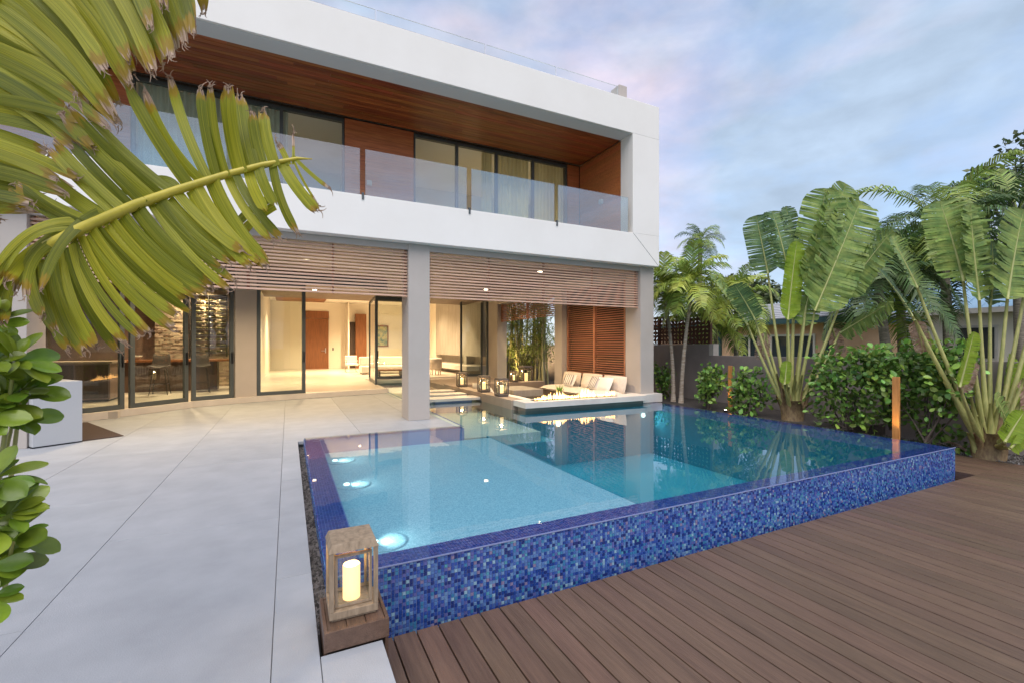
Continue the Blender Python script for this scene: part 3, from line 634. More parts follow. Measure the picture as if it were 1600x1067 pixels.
# rooms behind the doors
hp("interior_floor", MB().box(-9, 2.86, 15.15, 32, -0.3, .148).box(2.87, 8.08, 19.65, 32, -0.3, .147).box(-9, -3.0, 13.2, 15.149, -.3, .146).box(-9, -3.2, 12.2, 13.199, -.3, .145), "interior_floor")
hp("interior_ceiling", MB().box(-9, 8.6, 22.01, 32, 4.15, 4.3), "ceiling_white")
hp("back_wall", MB().box(-9, 8.6, 30.0, 30.3, .148, 4.15), "interior_wall")
hp("kitchen_back_wall", MB().box(-9, -1.1, 18.6, 18.8, .148, 3.6), "panel_bronze")
hp("kitchen_side_wall", MB().box(-1.1, -0.92, 16.6, 29.9, .148, 4.14), "interior_wall")
hp("house_left_wall", MB().box(-9.3, -9.0, 9.7, 30, 0, 3.6), "interior_wall")
hp("fireplace_wall", MB().box(8.1, 8.6, 19.66, 27.0, 1.02, 4.14).box(8.1, 8.6, 19.66, 27.0, .148, .60).box(8.5, 8.6, 19.66, 27, .601, 1.019).box(8.1, 8.499, 21.7, 22.1, .601, 1.019), "concrete")
hp("hearth", MB().box(7.45, 8.09, 19.9, 26.2, .36, .58), "ledge_stone", 0.01)
hp("living_side_wall", MB().box(8.1, 8.6, 27.01, 29.99, .148, 4.14), "interior_wall")
hp("living_side_wall", MB().box(8.12, 8.5, 18.41, 18.9, .1, 4.2), "taupe_render")
# brick feature wall and cove
bk_ = hp("feature_wall", MB().box(-3.9, -1.15, 18.50, 18.598, .148, 3.5), "concrete")
bm = MB()
z = 0.16
while z < 3.4:
    x = -3.9 + rnd(-.1, 0)
    while x < -1.2:
        ww = rnd(.12, .3); bm.box(max(x, -3.9), min(x + ww - .006, -1.15), 18.44 + rnd(0, .035), 18.499, z, z + .052); x += ww
    z += .058
bm.build("stone_facing", "brick_pale", bk_, kind="stuff")
# entry door and panels on back wall
ed = hp("entry_door", MB().box(0.86, 2.22, 29.90, 29.998, .149, 3.15), "door_wood")
MB().box(0.84, 2.24, 29.93, 29.997, 3.17, 3.62).build("transom_panel", "door_wood", ed)
MB().box(2.02, 2.07, 29.84, 29.895, 1.1, 1.4).box(1.8, 2.06, 29.82, 29.85, 1.22, 1.25).build("handle", "steel", ed)
hp("wall_switch", MB().box(2.44, 2.52, 29.97, 29.998, 1.25, 1.42), "frame_metal")
hp("hall_doorway", MB().box(3.3, 3.75, 29.93, 29.999, .149, 3.0), "cabinet_dark")
hp("hall_panel", MB().box(3.76, 4.4, 29.60, 29.999, .149, 3.5), "door_wood")
hp("hall_partition", MB().box(3.2, 3.28, 28.6, 29.99, .149, 4.1), "interior_wall")
hp("ceiling_panel", MB().box(-.6, 1.9, 22.3, 29, 4.06, 4.148), "door_wood")
# glass at the living room corner
gw = hp("living_glass_wall", MB().box(3.30, 3.38, 19.60, 19.68, .149, 3.59).box(4.75, 4.83, 19.60, 19.68, .149, 3.59).box(3.381, 4.749, 19.61, 19.67, .149, .24).box(3.381, 4.749, 19.61, 19.67, 3.4, 3.59), "frame_metal")
MB().box(3.382, 4.748, 19.635, 19.647, .241, 3.399).build("pane", "glass_door", gw)
sliding_door((2.80, 16.6), (3.0, 19.3), 0)
hp("pool_steps", MB().box(2.9, 4.58, 19.3, 19.64, -.2, .12), "ledge_stone")
gd = hp("living_side_door", MB().box(8.05, 8.13, 18.95, 19.05, .15, 3.5).box(7.0, 7.08, 19.5, 19.58, .149, 3.5).box(8.0, 8.08, 19.5, 19.58, .149, 3.5).box(7.081, 7.999, 19.51, 19.57, .149, .24), "frame_metal")
MB().box(7.082, 7.998, 19.535, 19.547, .241, 3.5).build("pane", "glass_door", gd)
# recessed ceiling lamps
WARM = (1.0, 0.73, 0.42)
def downlight(x, y, z, e, lab, spot=140):
    t = thing("ceiling_lamp", lab, "ceiling lamp", (x, y, z), "recessed ceiling lamps of the house")
    MB().lathe([(0.07, 0), (0.07, -0.012), (0.055, -0.016), (0.0, -0.016)], (x, y, z), 14).build("lamp_disc", "lamp_warm", t)
    light("lamp_light", 'SPOT', (x, y, z - 0.05), e * 1.2, WARM, t, 0.03, spot, (0, 0, -1), 0.9)
for x, y, z, e, lab in (
    (-5.6, 15.2, 3.6, 200, "warm ceiling lamp over the kitchen island"), (-2.6, 15.2, 3.6, 170, "warm ceiling lamp over the bar stools"), (-2.6, 17.9, 3.6, 300, "warm ceiling lamp washing the bottle rack wall"),
    (0.9, 18.6, 3.6, 520, "warm ceiling lamp just inside the open doorway"), (0.9, 25.0, 4.05, 650, "warm ceiling lamp in the entrance hall"), (3.6, 26.5, 4.14, 700, "warm ceiling lamp over the living room seats"),
    (5.6, 22.5, 4.14, 650, "warm ceiling lamp in front of the concrete fireplace wall"), (6.3, 25.6, 4.14, 380, "warm ceiling lamp at the far end of the fireplace wall"),
    (-2.4, 11.5, 3.6, 190, "warm soffit lamp above the doormat corner"), (0.4, 12.2, 3.6, 210, "warm soffit lamp above the open doorway terrace"), (3.6, 13.0, 3.6, 170, "warm soffit lamp above the stepping slabs"),
    (6.2, 13.2, 6.95, 100, "added unseen lamp upstairs lighting the curtains from behind"), (-1.2, 13.4, 6.95, 40, "added unseen lamp upstairs behind the palm leaf"), (6.4, 11.2, 3.6, 240, "warm soffit lamp above the sunken lounge"), (6.6, 15.6, 3.6, 260, "warm soffit lamp behind the sunken lounge")):  # both upstairs lamps are unseen, added to brighten the curtained windows
    downlight(x, y, z, e, lab)

# ================================================================== LOUNGE
LZ = 0.27
lo = thing("sunken_lounge", "sunken stone lounge pit rising from the pool water", "lounge", (6.4, 11.6, -0.3))
MB().box(4.66, 8.15, 8.80, 9.40, 0.14, LZ).build("fire_ledge", "ledge_stone", lo, bevel=0.006)
MB().box(4.76, 8.14, 9.0, 9.37, -.09, 0.139).build("ledge_base", "rim_stone", lo); MB().box(4.75, 8.15, 8.99, 9.38, -1.3, -.091).build("submerged_base", "deep_pool", lo)  # ledge_base in darker stone colour stands for the shadow recess under the ledge
MB().box(4.62, 4.98, 9.41, 14.5, -0.3, LZ - .01).build("rim", "rim_stone", lo, bevel=0.005)
MB().box(4.99, 8.25, 14.1, 14.5, -0.3, LZ - .01).build("rim", "rim_stone", lo, bevel=0.005)
MB().box(4.99, 8.25, 9.41, 14.09, -0.45, -0.30).build("pit_floor", "concrete", lo)
MB().box(7.25, 8.22, 9.42, 12.7, -0.299, 0.14).build("bench", "rim_stone", lo)
MB().box(5.0, 5.75, 9.9, 13.0, -0.299, 0.0).build("bench", "rim_stone", lo)
MB().box(4.98, 8.1, 14.501, 19.4, -.3, .12).build("back_paving", "rim_stone", lo)
def cushion(name, lab, c, sx, sy, sz, m, rz=0.0, tilt=0.0, axis='Y', group=None, stripes=False, cat="cushion"):
    n = 8; mb = MB(); pts = []
    for j in range(n + 1):
        for i in range(n + 1):
            u, v = i / n * 2 - 1, j / n * 2 - 1
            e = (1 - abs(u) ** 3) ** .5 * (1 - abs(v) ** 3) ** .5
            pts.append((u * sx / 2 * (1 - .05 * v * v), v * sy / 2 * (1 - .05 * u * u), e))
    k = (n + 1)
    for s in (1, -1):
        b = len(mb.v); mb.v += [(x, y, s * (e * sz / 2)) for x, y, e in pts]
        for j in range(n):
            for i in range(n):
                q = (b + j * k + i, b + j * k + i + 1, b + (j + 1) * k + i + 1, b + (j + 1) * k + i); mb.f.append(q if s > 0 else q[::-1])
    me = mb.mesh(name); o = mk(name, me, m, smooth=True)
    o.location = c; o.rotation_euler = ((tilt, 0, rz) if axis == 'X' else (0, tilt, rz))
    tag(o, lab, cat, group)
    return o
for k, (yy, lab) in enumerate(((10.0, "cream seat cushion on the lounge bench nearest the end column"), (11.05, "middle cream seat cushion on the lounge bench"), (12.1, "cream seat cushion on the lounge bench farthest from the pool"))):
    cushion("seat_cushion", lab, (7.62, yy, 0.215), 0.98, 1.03, 0.20, "fabric_cream", group="seat cushions of the sunken lounge")
for k, (yy, lab) in enumerate(((10.0, "tall cream back cushion under the shutter beside the end column"), (11.05, "tall cream back cushion in the middle below the red shutter"), (12.1, "tall cream back cushion beside the rear lounge column"))):
    cushion("back_cushion", lab, (8.05, yy, 0.46), 0.50, 1.0, 0.22, "fabric_cream", tilt=R_(-78), group="back cushions of the sunken lounge")
for k, (x, yy, m, lab, sz) in enumerate(((7.75, 11.75, "fabric_grey", "striped grey scatter cushion at the far end of the lounge bench", .5), (7.78, 10.5, "fabric_grey", "striped grey scatter cushion near the middle of the lounge bench", .5), (7.78, 10.05, "fabric_white", "white scatter cushion nearest the end column", .52), (7.84, 11.0, "fabric_cream", "plain cream scatter cushion between two striped ones", .46))):
    o = cushion("scatter_cushion", lab, (x, yy, 0.47), sz * .8, sz, .16, "fabric_white" if m == "fabric_grey" else m, tilt=R_(-62), rz=rnd(-.2, .2), group="scatter cushions on the lounge bench")
    if m == "fabric_grey":
        for j in range(5):
            MB().box(-.17, .17, -.20 + j * .085, -.17 + j * .085, .074, .080 + .0).build("stripe", "fabric_grey", o, local=True)
cushion("scatter_cushion", "white cushion leaning on the left lounge rim beside the lanterns", (5.25, 12.2, .18), .45, .5, .18, "fabric_white", tilt=R_(60), group="cushions on the low lounge bench")
cushion("scatter_cushion", "second white cushion farther along the left lounge rim", (5.25, 13.0, .18), .45, .5, .18, "fabric_white", tilt=R_(60), group="cushions on the low lounge bench")
cushion("seat_cushion", "long white pad on the low lounge bench by the stepping slabs", (5.4, 11.2, .08), .7, 2.6, .18, "fabric_white", group="seat pads of the low bench")
t = thing("low_table", "low concrete slab table in the sunken lounge", "table", (6.4, 12.4, -.3))
MB().box(5.9, 6.9, 11.9, 13.3, .02, .22).build("table_top", "concrete", t, bevel=.01); MB().box(6.1, 6.7, 12.1, 13.1, -.299, .019).build("base", "concrete", t)
t = thing("side_table", "small white cube planter table in front of the fire", "table", (6.35, 10.1, -.3))
MB().box(6.1, 6.6, 9.85, 10.35, -.29, .22).build("cube_body", "white_box", t, bevel=.03)
MB().lathe([(.16, 0), (.2, .12), (.2, .25), (.17, .36), (0.0, .36)], (5.95, 10.9, -.29), 18).build("floor_pouf", "fabric_dark", smooth=True)
tag(bpy.data.objects["floor_pouf"], "round dark knitted pouf on the lounge floor", "pouf")
pp = thing("potted_succulent", "small succulent in a brown bowl on the white cube", "plant", (6.35, 10.1, .221))
MB().lathe([(.06, 0), (.1, .05), (.105, .1), (.09, .1), (.0, .095)], (6.35, 10.1, .221), 16).build("bowl", "rim_stone", pp)
for k in range(16):
    a = k * 2.4; r = rnd(.08, .16); h = rnd(.1, .22); c = V(6.35, 10.1, .31); tip = c + V(math.cos(a) * r, math.sin(a) * r, h); s = V(-math.sin(a), math.cos(a), 0) * .022
    m_ = c.lerp(tip, .5) + V(math.cos(a) * .02, math.sin(a) * .02, -.01)
    MB().ribbon([[c - s * .5, c + s * .5], [m_ - s, m_ + s], [tip - s * .1, tip + s * .1]]).build("leaf", "leaf_hedge", pp)
# fire
fb = thing("fire_burner", "row of flames burning along the pale stone ledge", "fire", (6.3, 9.1, LZ))
MB().box(5.0, 7.35, 9.0, 9.2, LZ + .001, LZ + .012).build("burner_tray", "black_metal", fb)
fm = MB()
for k in range(150):
    x = rnd(5.03, 7.32); y = rnd(9.02, 9.18); h = rnd(.06, .15) * (1 + .5 * math.sin(x * 7)); r = rnd(.007, .014); lx = rnd(-.02, .02)
    fm.tube([(x, y, LZ + .012), (x + lx * .3, y, LZ + h * .35), (x + lx, y, LZ + h * .7), (x + lx * 1.6, y, LZ + h)], [r * .7, r, r * .6, .001], 6)
fm.build("flames", "flame", fb, kind="stuff")
# stepping slabs over the shallow water
for k, (yy, lab) in enumerate(((11.25, "floating white stepping slab nearest the terrace column"), (12.25, "second floating white stepping slab over the shallow water"), (13.25, "third floating white stepping slab toward the living room"))):
    o = MB().box(3.15, 4.60, yy, yy + .55, .09, .16).build("stepping_slab", "ledge_stone", bevel=.004); tag(o, lab, "stepping slab", "stepping slabs over the shallow water")
    b = MB().box(3.4, 4.4, yy + .12, yy + .43, -.22, .088).build("support", "grout", o, local=True)

# ================================================================== LANTERNS
def lantern(name, lab, loc, s, fm_, rz=0.0, lit=6.0, h=.37, w=.24, cs=(.045, .18), group=None):
    t = thing(name, lab, "lantern", loc, group, 0.0)
    L0 = Vector(loc)
    def bx(x0, x1, y0, y1, z0, z1):
        return MB().box(L0.x + x0 * s, L0.x + x1 * s, L0.y + y0 * s, L0.y + y1 * s, L0.z + z0 * s, L0.z + z1 * s)
    a = w / 2; p = .022
    bx(-a, a, -a, a, 0.012, .05).build("base", fm_, t, bevel=.003 * s)
    bx(-a + .012, a - .012, -a + .012, a - .012, 0, .0119).build("foot", fm_, t)
    def top(mb):
        b = [(L0.x + q[0] * s, L0.y + q[1] * s, L0.z + h * s - .02 * s) for q in ((-a - .004, -a - .004), (a + .004, -a - .004), (a + .004, a + .004), (-a - .004, a + .004))]
        u = [(L0.x + q[0] * s, L0.y + q[1] * s, L0.z + h * s + .018 * s) for q in ((-a + .012, -a + .012), (a - .012, -a + .012), (a - .012, a - .012), (-a + .012, a - .012))]
        return mb.hexa(b, u)
    top(MB()).build("roof", fm_, t, bevel=.002 * s)
    for sx in (-1, 1):
        for sy in (-1, 1):
            x0, x1 = sorted((sx * a, sx * (a - p))); y0, y1 = sorted((sy * a, sy * (a - p)))
            bx(x0, x1, y0, y1, .0505, h - .0205).build("post", fm_, t, bevel=.002 * s)
    q = .03
    for sy in (-1, 1):
        y0, y1 = sorted((sy * (a - .028), sy * (a - .042)))
        mb = MB()
        for (x0, x1, z0, z1) in ((-a + p + .006, -a + p + .02, .056, h - .045), (a - p - .02, a - p - .006, .056, h - .045), (-a + p + .021, a - p - .021, .056, .07), (-a + p + .021, a - p - .021, h - .06, h - .045)):
            mb.box(L0.x + x0 * s, L0.x + x1 * s, L0.y + y0 * s, L0.y + y1 * s, L0.z + z0 * s, L0.z + z1 * s)
        mb.build("inner_frame", fm_, t)
        yc = sy * (a - .035)
        bx(-a + p + .021, a - p - .021, yc - .0015, yc + .0015, .0705, h - .0605).build("pane", "glass_clear", t)
    for sx in (-1, 1):
        xc = sx * (a - .035)
        bx(xc - .0015, xc + .0015, -a + .044, a - .044, .056, h - .045).build("pane", "glass_clear", t)
    r, ch = cs
    c = MB().lathe([(r * s * .98, 0), (r * s, .004 * s), (r * s, (ch - .006) * s), (r * .9 * s, ch * s), (r * .55 * s, (ch - .008) * s), (0, (ch - .012) * s)], (L0.x, L0.y, L0.z + .051 * s), 24).build("candle", "candle", t, smooth=True)
    light("candle_light", 'POINT', (L0.x, L0.y, L0.z + (.051 + ch + .04) * s), lit, (1.0, .62, .28), t, .03)
    return t
pd = thing("wooden_pedestal", "low brown board pedestal under the lantern at the pool corner", "pedestal", (.31, 2.56, 0))
pb = MB(); pb.box(.157, .47, 2.392, 2.41, .003, .10); pb.box(.157, .175, 2.4105, 2.745, -.1, .10); pb.box(.452, .47, 2.4105, 2.745, -.5, .10); pb.box(.1755, .4515, 2.727, 2.745, -.4, .10)
pb.build("side_board", "deck_board", pd, bevel=.002)
for k in range(3):
    MB().box(.176 + k * .092, .176 + k * .092 + .089, 2.411, 2.726, .06, .098).build("top_board", "deck_board", pd, bevel=.002)
lantern("lantern", "weathered wood lantern with lit candle at the near pool corner", (.307, 2.585, .101), 1.0, "lantern_wood", lit=1.6)
LG = "lanterns around the sunken lounge"
lantern("lantern", "bronze lantern on the lounge rim nearest the pool", (4.80, 10.35, .262), 1.15, "lantern_dark", lit=4, group=LG)
lantern("lantern", "bronze lantern second along the lounge rim from the pool", (4.80, 11.5, .262), 1.15, "lantern_dark", lit=4, group=LG)
lantern("lantern", "bronze lantern farthest along the left lounge rim", (4.82, 13.3, .262), 1.15, "lantern_dark", lit=4, group=LG)
lantern("lantern", "small lit lantern on the back rim in front of the bamboo", (7.1, 14.3, .262), 1.0, "lantern_dark", lit=4, group=LG)
lantern("lantern", "dark lantern on the paving beside the rear lounge column", (7.9, 14.9, .121), 1.7, "lantern_dark", lit=3, group=LG)

# ================================================================== FURNITURE INDOORS
t = thing("kitchen_island", "dark wood kitchen island with pale worktop behind the glass doors", "kitchen island", (-4.6, 14.6, .148))
MB().box(-6.6, -3.95, 14.5, 15.5, .20, 1.08).build("cabinet", "panel_bronze", t); MB().box(-6.65, -3.9, 14.44, 15.56, 1.081, 1.13).build("worktop", "rim_stone", t)
MB().box(-6.5, -4.0, 14.55, 15.4, .149, .199).build("kickboard", "black_metal", t)
for k in range(4): MB().box(-6.55 + k * .65, -5.93 + k * .65, 14.478, 14.499, .24, 1.05).build("cabinet_door", "cabinet_dark", t)
t = thing("bar_counter", "long dark bar counter behind the stools", "counter", (-3.0, 16.9, .148))
MB().box(-4.6, -1.3, 16.7, 17.5, 1.04, 1.10).build("worktop", "door_wood", t); MB().box(-4.4, -2.0, 16.95, 17.4, .149, 1.039).build("cabinet", "cabinet_dark", t); MB().box(-1.5, -1.42, 16.8, 17.4, .149, 1.039).build("leg", "black_metal", t)
def stool(lab, loc, rz):
    t = thing("bar_stool", lab, "bar stool", loc, "bar stools at the counter", rz)
    sp = []
    for j in range(7):
        row = []
        for i in range(9):
            u = (i / 8 - .5) * 2; v = j / 6
            y = .20 - .40 * min(v / .55, 1) - (.05 * max(v - .55, 0) / .45); z = .74 + .012 * u * u + (max(v - .5, 0) / .5) ** 1.1 * .34
            row.append((u * (.24 - .05 * v * v), y + .05 * u * u * (1 if v > .5 else 0), z + .05 * u * u))
        sp.append(row)
    MB().ribbon(sp).build("seat_shell", "fabric_dark", t, smooth=True, local=True).modifiers.new("solid", 'SOLIDIFY').thickness = .035
    for sx in (-1, 1):
        for sy in (-1, 1): MB().tube([(sx * .13, sy * .13, .73), (sx * .21, sy * .21, 0)], .012, 6).build("leg", "black_metal", t, local=True)
    q = .178; MB().tube([(q, q, .3), (-q, q, .3), (-q, -q, .3), (q, -q, .3), (q, q, .3)], .009, 6).build("foot_rail", "black_metal", t, local=True)
stool("dark shell bar stool seen through the middle sliding door", (-3.25, 15.95, .148), math.pi); stool("dark shell bar stool seen through the door beside the grey pier", (-2.30, 16.05, .148), math.pi + .2)
t = thing("bottle_rack", "tall black metal bottle rack on the lit stone wall", "rack", (-2.5, 18.4, 1.1))
rk = MB()
for x in (-2.95, -2.42, -1.9): rk.box(x, x + .025, 18.30, 18.43, 1.15, 3.2)
rk.box(-2.949, -1.88, 18.30, 18.43, 3.201, 3.225); rk.build("frame", "black_metal", t)
for k in range(10): MB().box(-2.92, -1.905, 18.33, 18.345, 1.28 + k * .19, 1.295 + k * .19).build("rail", "steel", t)
bme = MB().lathe([(.0, 0), (.037, .003), (.037, .19), (.03, .22), (.014, .25), (.014, .30), (.0, .302)], (0, 0, 0), 10).mesh("bottle"); bme.materials.append(MAT["bottle_glass"]); bme.shade_smooth()
for k in range(10):
    for j in range(3):
        o = bpy.data.objects.new("bottle", bme); col.objects.link(o); o.location = (-2.86 + j * .335 + rnd(0, .02), 18.36, 1.34 + k * .19); o.rotation_euler = (0, R_(90), 0)
        tag(o, "dark bottle lying in the lit metal rack", "bottle", "bottles lying in the metal rack")
t = thing("sofa", "pale blue grey sofa behind the living room glass", "sofa", (3.9, 23, .148))
MB().box(3.2, 5.6, 23.0, 24.0, .2, .55).build("seat", "fabric_white", t, bevel=.06); MB().box(3.2, 5.6, 23.75, 24.05, .551, .98).build("backrest", "fabric_white", t, bevel=.06)
for x in (3.25, 5.5): MB().box(x, x + .06, 23.05, 23.9, .149, .199).build("leg", "black_metal", t)
t = thing("coffee_table", "low coffee table with a plant in the living room", "table", (4.2, 21.5, .148))
MB().box(3.6, 4.9, 21.0, 22.0, .40, .46).build("table_top", "door_wood", t)
for x in (3.7, 4.75): MB().box(x, x + .05, 21.1, 21.9, .149, .399).build("leg", "black_metal", t)
t = thing("armchair", "small pale barrel chair near the fireplace hearth", "chair", (6.4, 21.4, .148))
MB().lathe([(.27, .25), (.32, .3), (.33, .75), (.28, .78), (.26, .45), (0, .44)], (6.4, 21.4, .148), 18).build("seat_shell", "fabric_cream", t, smooth=True)
for k in range(5):
    a = k * 1.257; MB().tube([(6.4 + .22 * math.cos(a), 21.4 + .22 * math.sin(a), .42), (6.4 + .25 * math.cos(a), 21.4 + .25 * math.sin(a), .149)], .025, 6).build("leg", "fabric_cream", t)
t = thing("lounge_chair", "chrome and dark lounge chair in the hall beside the panelled wall", "chair", (3.1, 25.5, .148))
MB().box(2.75, 3.35, 25.2, 25.9, .50, .60).box(2.75, 3.35, 25.85, 25.95, .601, 1.0).build("seat", "fabric_white", t, bevel=.03)
for x in (2.76, 3.3): MB().tube([(x, 25.25, .16), (x, 25.85, .16), (x, 25.85, .5), (x, 25.25, .5), (x, 25.25, .75), (x, 25.8, .8)], .02, 6).build("leg", "steel", t)
o = MB().box(4.75, 5.75, 29.93, 29.99, 1.55, 2.75).build("painting", "art_print"); tag(o, "framed green and gold picture on the living room wall", "picture")
fr_ = MB(); fr_.box(4.68, 5.82, 29.91, 29.995, 1.48, 1.545).box(4.68, 5.82, 29.91, 29.995, 2.755, 2.82).box(4.68, 4.745, 29.91, 29.995, 1.546, 2.754).box(5.755, 5.82, 29.91, 29.995, 1.546, 2.754); fr_.build("frame", "door_wood", o, local=True)
t = thing("serving_bowl", "small pale bowl standing on the bar counter", "bowl", (-4.0, 16.95, 1.1))
MB().lathe([(.05, 0), (.12, .1), (.125, .13), (.11, .13), (0, .05)], (-4.0, 16.95, 1.101), 16).build("bowl_body", "ledge_stone", t, smooth=True)

# ================================================================== TERRACE THINGS
t = thing("white_cabinet", "white outdoor cabinet standing beside the leafy bush", "cabinet", (-3.2, 9.4, 0))
A, B = V(-3.36, 9.08, 0), V(-2.90, 9.40, 0); nn = V(-(B - A).y, (B - A).x, 0).normalized() * .9
MB().hexa([A + V(0, 0, .02), B + V(0, 0, .02), B + nn + V(0, 0, .02), A + nn + V(0, 0, .02)], [A + V(0, 0, .965), B + V(0, 0, .965), B + nn + V(0, 0, .965), A + nn + V(0, 0, .965)]).build("body", "white_box", t, bevel=.006)
MB().hexa([A + nn * .03 + V(0, 0, .001), B + nn * .03 + V(0, 0, .001), B + nn + V(0, 0, .001), A + nn + V(0, 0, .001)], [A + nn * .03 + V(0, 0, .019), B + nn * .03 + V(0, 0, .019), B + nn + V(0, 0, .019), A + nn + V(0, 0, .019)]).build("kickboard", "black_metal", t)
o = MB().hexa([(-2.47, 9.71, .002), (-3.55, 11.75, .002), (-4.3, 11.3, .002), (-3.1, 9.35, .002)][::-1], [(-2.47, 9.71, .014), (-3.55, 11.75, .014), (-4.3, 11.3, .014), (-3.1, 9.35, .014)][::-1]).build("doormat", "mat_brown"); tag(o, "dark brown doormat on the terrace behind the white cabinet", "doormat")

# ================================================================== BOUNDARY WALL
XW = 11.0
bwall = thing("boundary_wall", "dark taupe boundary wall behind the planting bed", "wall", (XW, 9, -.1))
MB().box(XW, XW + .2, -3, 9.35, -.4, 1.24).build("low_section", "dark_taupe", bwall, bevel=.006); MB().box(XW, XW + .2, 9.351, 26, -.4, 1.56).build("tall_section", "dark_taupe", bwall, bevel=.006)
MB().box(XW - .01, XW + .21, 9.20, 9.35, 1.241, 1.57).build("end_block", "taupe_render", bwall)
sc = thing("metal_screen", "rust brown laser cut metal screen on top of the wall", "screen", (XW + .1, 10.5, 1.56))
def leafhole_panel(y0, y1, z0, z1, par):
    # sheet with leaf shaped openings: a grid of cells, each a ring of faces round a lens hole
    mb = MB(); cw, ch = .135, .12; ny = int((y1 - y0) / cw); nz = int((z1 - z0) / ch); cw = (y1 - y0) / ny; ch = (z1 - z0) / nz
    for j in range(nz):
        for i in range(ny):
            a = y0 + i * cw; b = z0 + j * ch; cyy = a + cw / 2 + rnd(-.006, .006); czz = b + ch / 2 + rnd(-.006, .006); an = rnd(0, math.pi); L = rnd(.042, .055); W = rnd(.012, .024)
            hole = []
            for k in range(8):
                th = k / 8 * 2 * math.pi; u = L * math.cos(th); v = W * math.sin(th); hole.append((cyy + u * math.cos(an) - v * math.sin(an), czz + u * math.sin(an) + v * math.cos(an)))
            def ang(p): return math.atan2(p[1] - czz, p[0] - cyy)
            hole.sort(key=ang)
            outer = []
            for h_ in hole:
                dx, dz = math.cos(ang(h_)), math.sin(ang(h_)); s = min(((a + cw - cyy) if dx > 0 else (a - cyy)) / dx if abs(dx) > 1e-6 else 9, ((b + ch - czz) if dz > 0 else (b - czz)) / dz if abs(dz) > 1e-6 else 9); outer.append((cyy + dx * s, czz + dz * s))
            base = len(mb.v)
            xx = XW + .1
            mb.v += [(xx, *p) for p in hole] + [(xx, *p) for p in outer]
            for k in range(8): mb.f.append((base + k, base + (k + 1) % 8, base + 8 + (k + 1) % 8, base + 8 + k))
            for (cc, dd) in ((a, b), (a + cw, b), (a + cw, b + ch), (a, b + ch)):
                ca = math.atan2(dd - czz, cc - cyy)
                for k in range(8):
                    a0 = ang(hole[k]); a1 = ang(hole[(k + 1) % 8]) + (2 * math.pi if k == 7 else 0); c2_ = ca if ca >= a0 else ca + 2 * math.pi
                    if a0 <= c2_ <= a1:
                        n_ = len(mb.v); mb.v.append((xx, cc, dd)); mb.f.append((base + 8 + k, base + 8 + (k + 1) % 8, n_)); break
    o = mb.build("screen_panel", "rust_steel", par); md = o.modifiers.new("solid", 'SOLIDIFY'); md.thickness = .012; return o
leafhole_panel(9.45, 11.4, 1.57, 2.43, sc); leafhole_panel(11.48, 13.4, 1.57, 2.43, sc)
for yy in (9.36, 11.41, 13.41): MB().box(XW + .06, XW + .14, yy, yy + .07, 1.561, 2.48).build("post", "rust_steel", sc)
MB().box(XW + .08, XW + .12, 9.43, 13.4, 2.431, 2.47).build("top_rail", "rust_steel", sc)
# wooden posts lit from the bed
for k, (px, X, zt, lab) in enumerate(((1398, 9.2, .99, "warm lit wooden post behind the near right pool corner"), (1140, 9.7, 1.03, "warm lit wooden post between the small bushes by the wall"))):
    p = at(px, 600, X=X); zb = -.08 if k else -.08
    t = thing("lit_post", lab, "post", (p.x, p.y, zb), "lit wooden posts in the planting bed")
    MB().box(p.x - .02, p.x + .02, p.y - .07, p.y + .03, zb, zt).build("board", "post_wood", t, bevel=.004)
    MB().lathe([(.04, 0), (.045, .04), (.03, .05), (0, .05)], (p.x - .22, p.y - .06, zb), 12).build("uplight", "black_metal", t)
    MB().lathe([(.028, 0), (.028, .004), (0, .004)], (p.x - .22, p.y - .06, zb + .0505), 10).build("uplight_lens", "lamp_warm", t)
    light("uplight_beam", 'SPOT', (p.x - .22, p.y - .06, zb + .07), 7, (1.0, .66, .30), t, .03, 75, (.32, .02, .9), .8)

# ================================================================== LEAF HELPERS
def leaf_mesh(name, L, W, fold=.12, curl=.12, m="leaf_clusia", nx=6):
    rows = []
    for i in range(nx + 1):
        t = i / nx; w = W / 2 * (max(.05, math.sin(math.pi * min(1, t ** 1.45)) ** .52) if 0 < t < 1 else (.05 if t == 0 else .12))
        z = -curl * L * (t - .3) ** 2 + .02
        rows.append([(t * L, -w, z + fold * w), (t * L, -w * .5, z + fold * w * .3), (t * L, 0, z - .004), (t * L, w * .5, z + fold * w * .3), (t * L, w, z + fold * w)])
    me = MB().ribbon(rows).mesh(name); me.materials.append(MAT[m]); me.shade_smooth()
    return me
def orient(dirv, up, loc, s, roll=0):
    x = Vector(dirv).normalized(); z = Vector(up); z = (z - x * z.dot(x))
    if z.length < 1e-3: z = Vector((1, 0, 0)) - x * x.x
    z.normalize(); y = z.cross(x)
    mt = Matrix((x, y, z)).transposed().to_4x4() @ Matrix.Rotation(roll, 4, 'X') @ Matrix.Diagonal((s, s, s, 1))
    mt.translation = loc
    return mt
def unit():
    while True:
        v = V(rnd(-1, 1), rnd(-1, 1), rnd(-1, 1))
        if .05 < v.length < 1: return v.normalized()

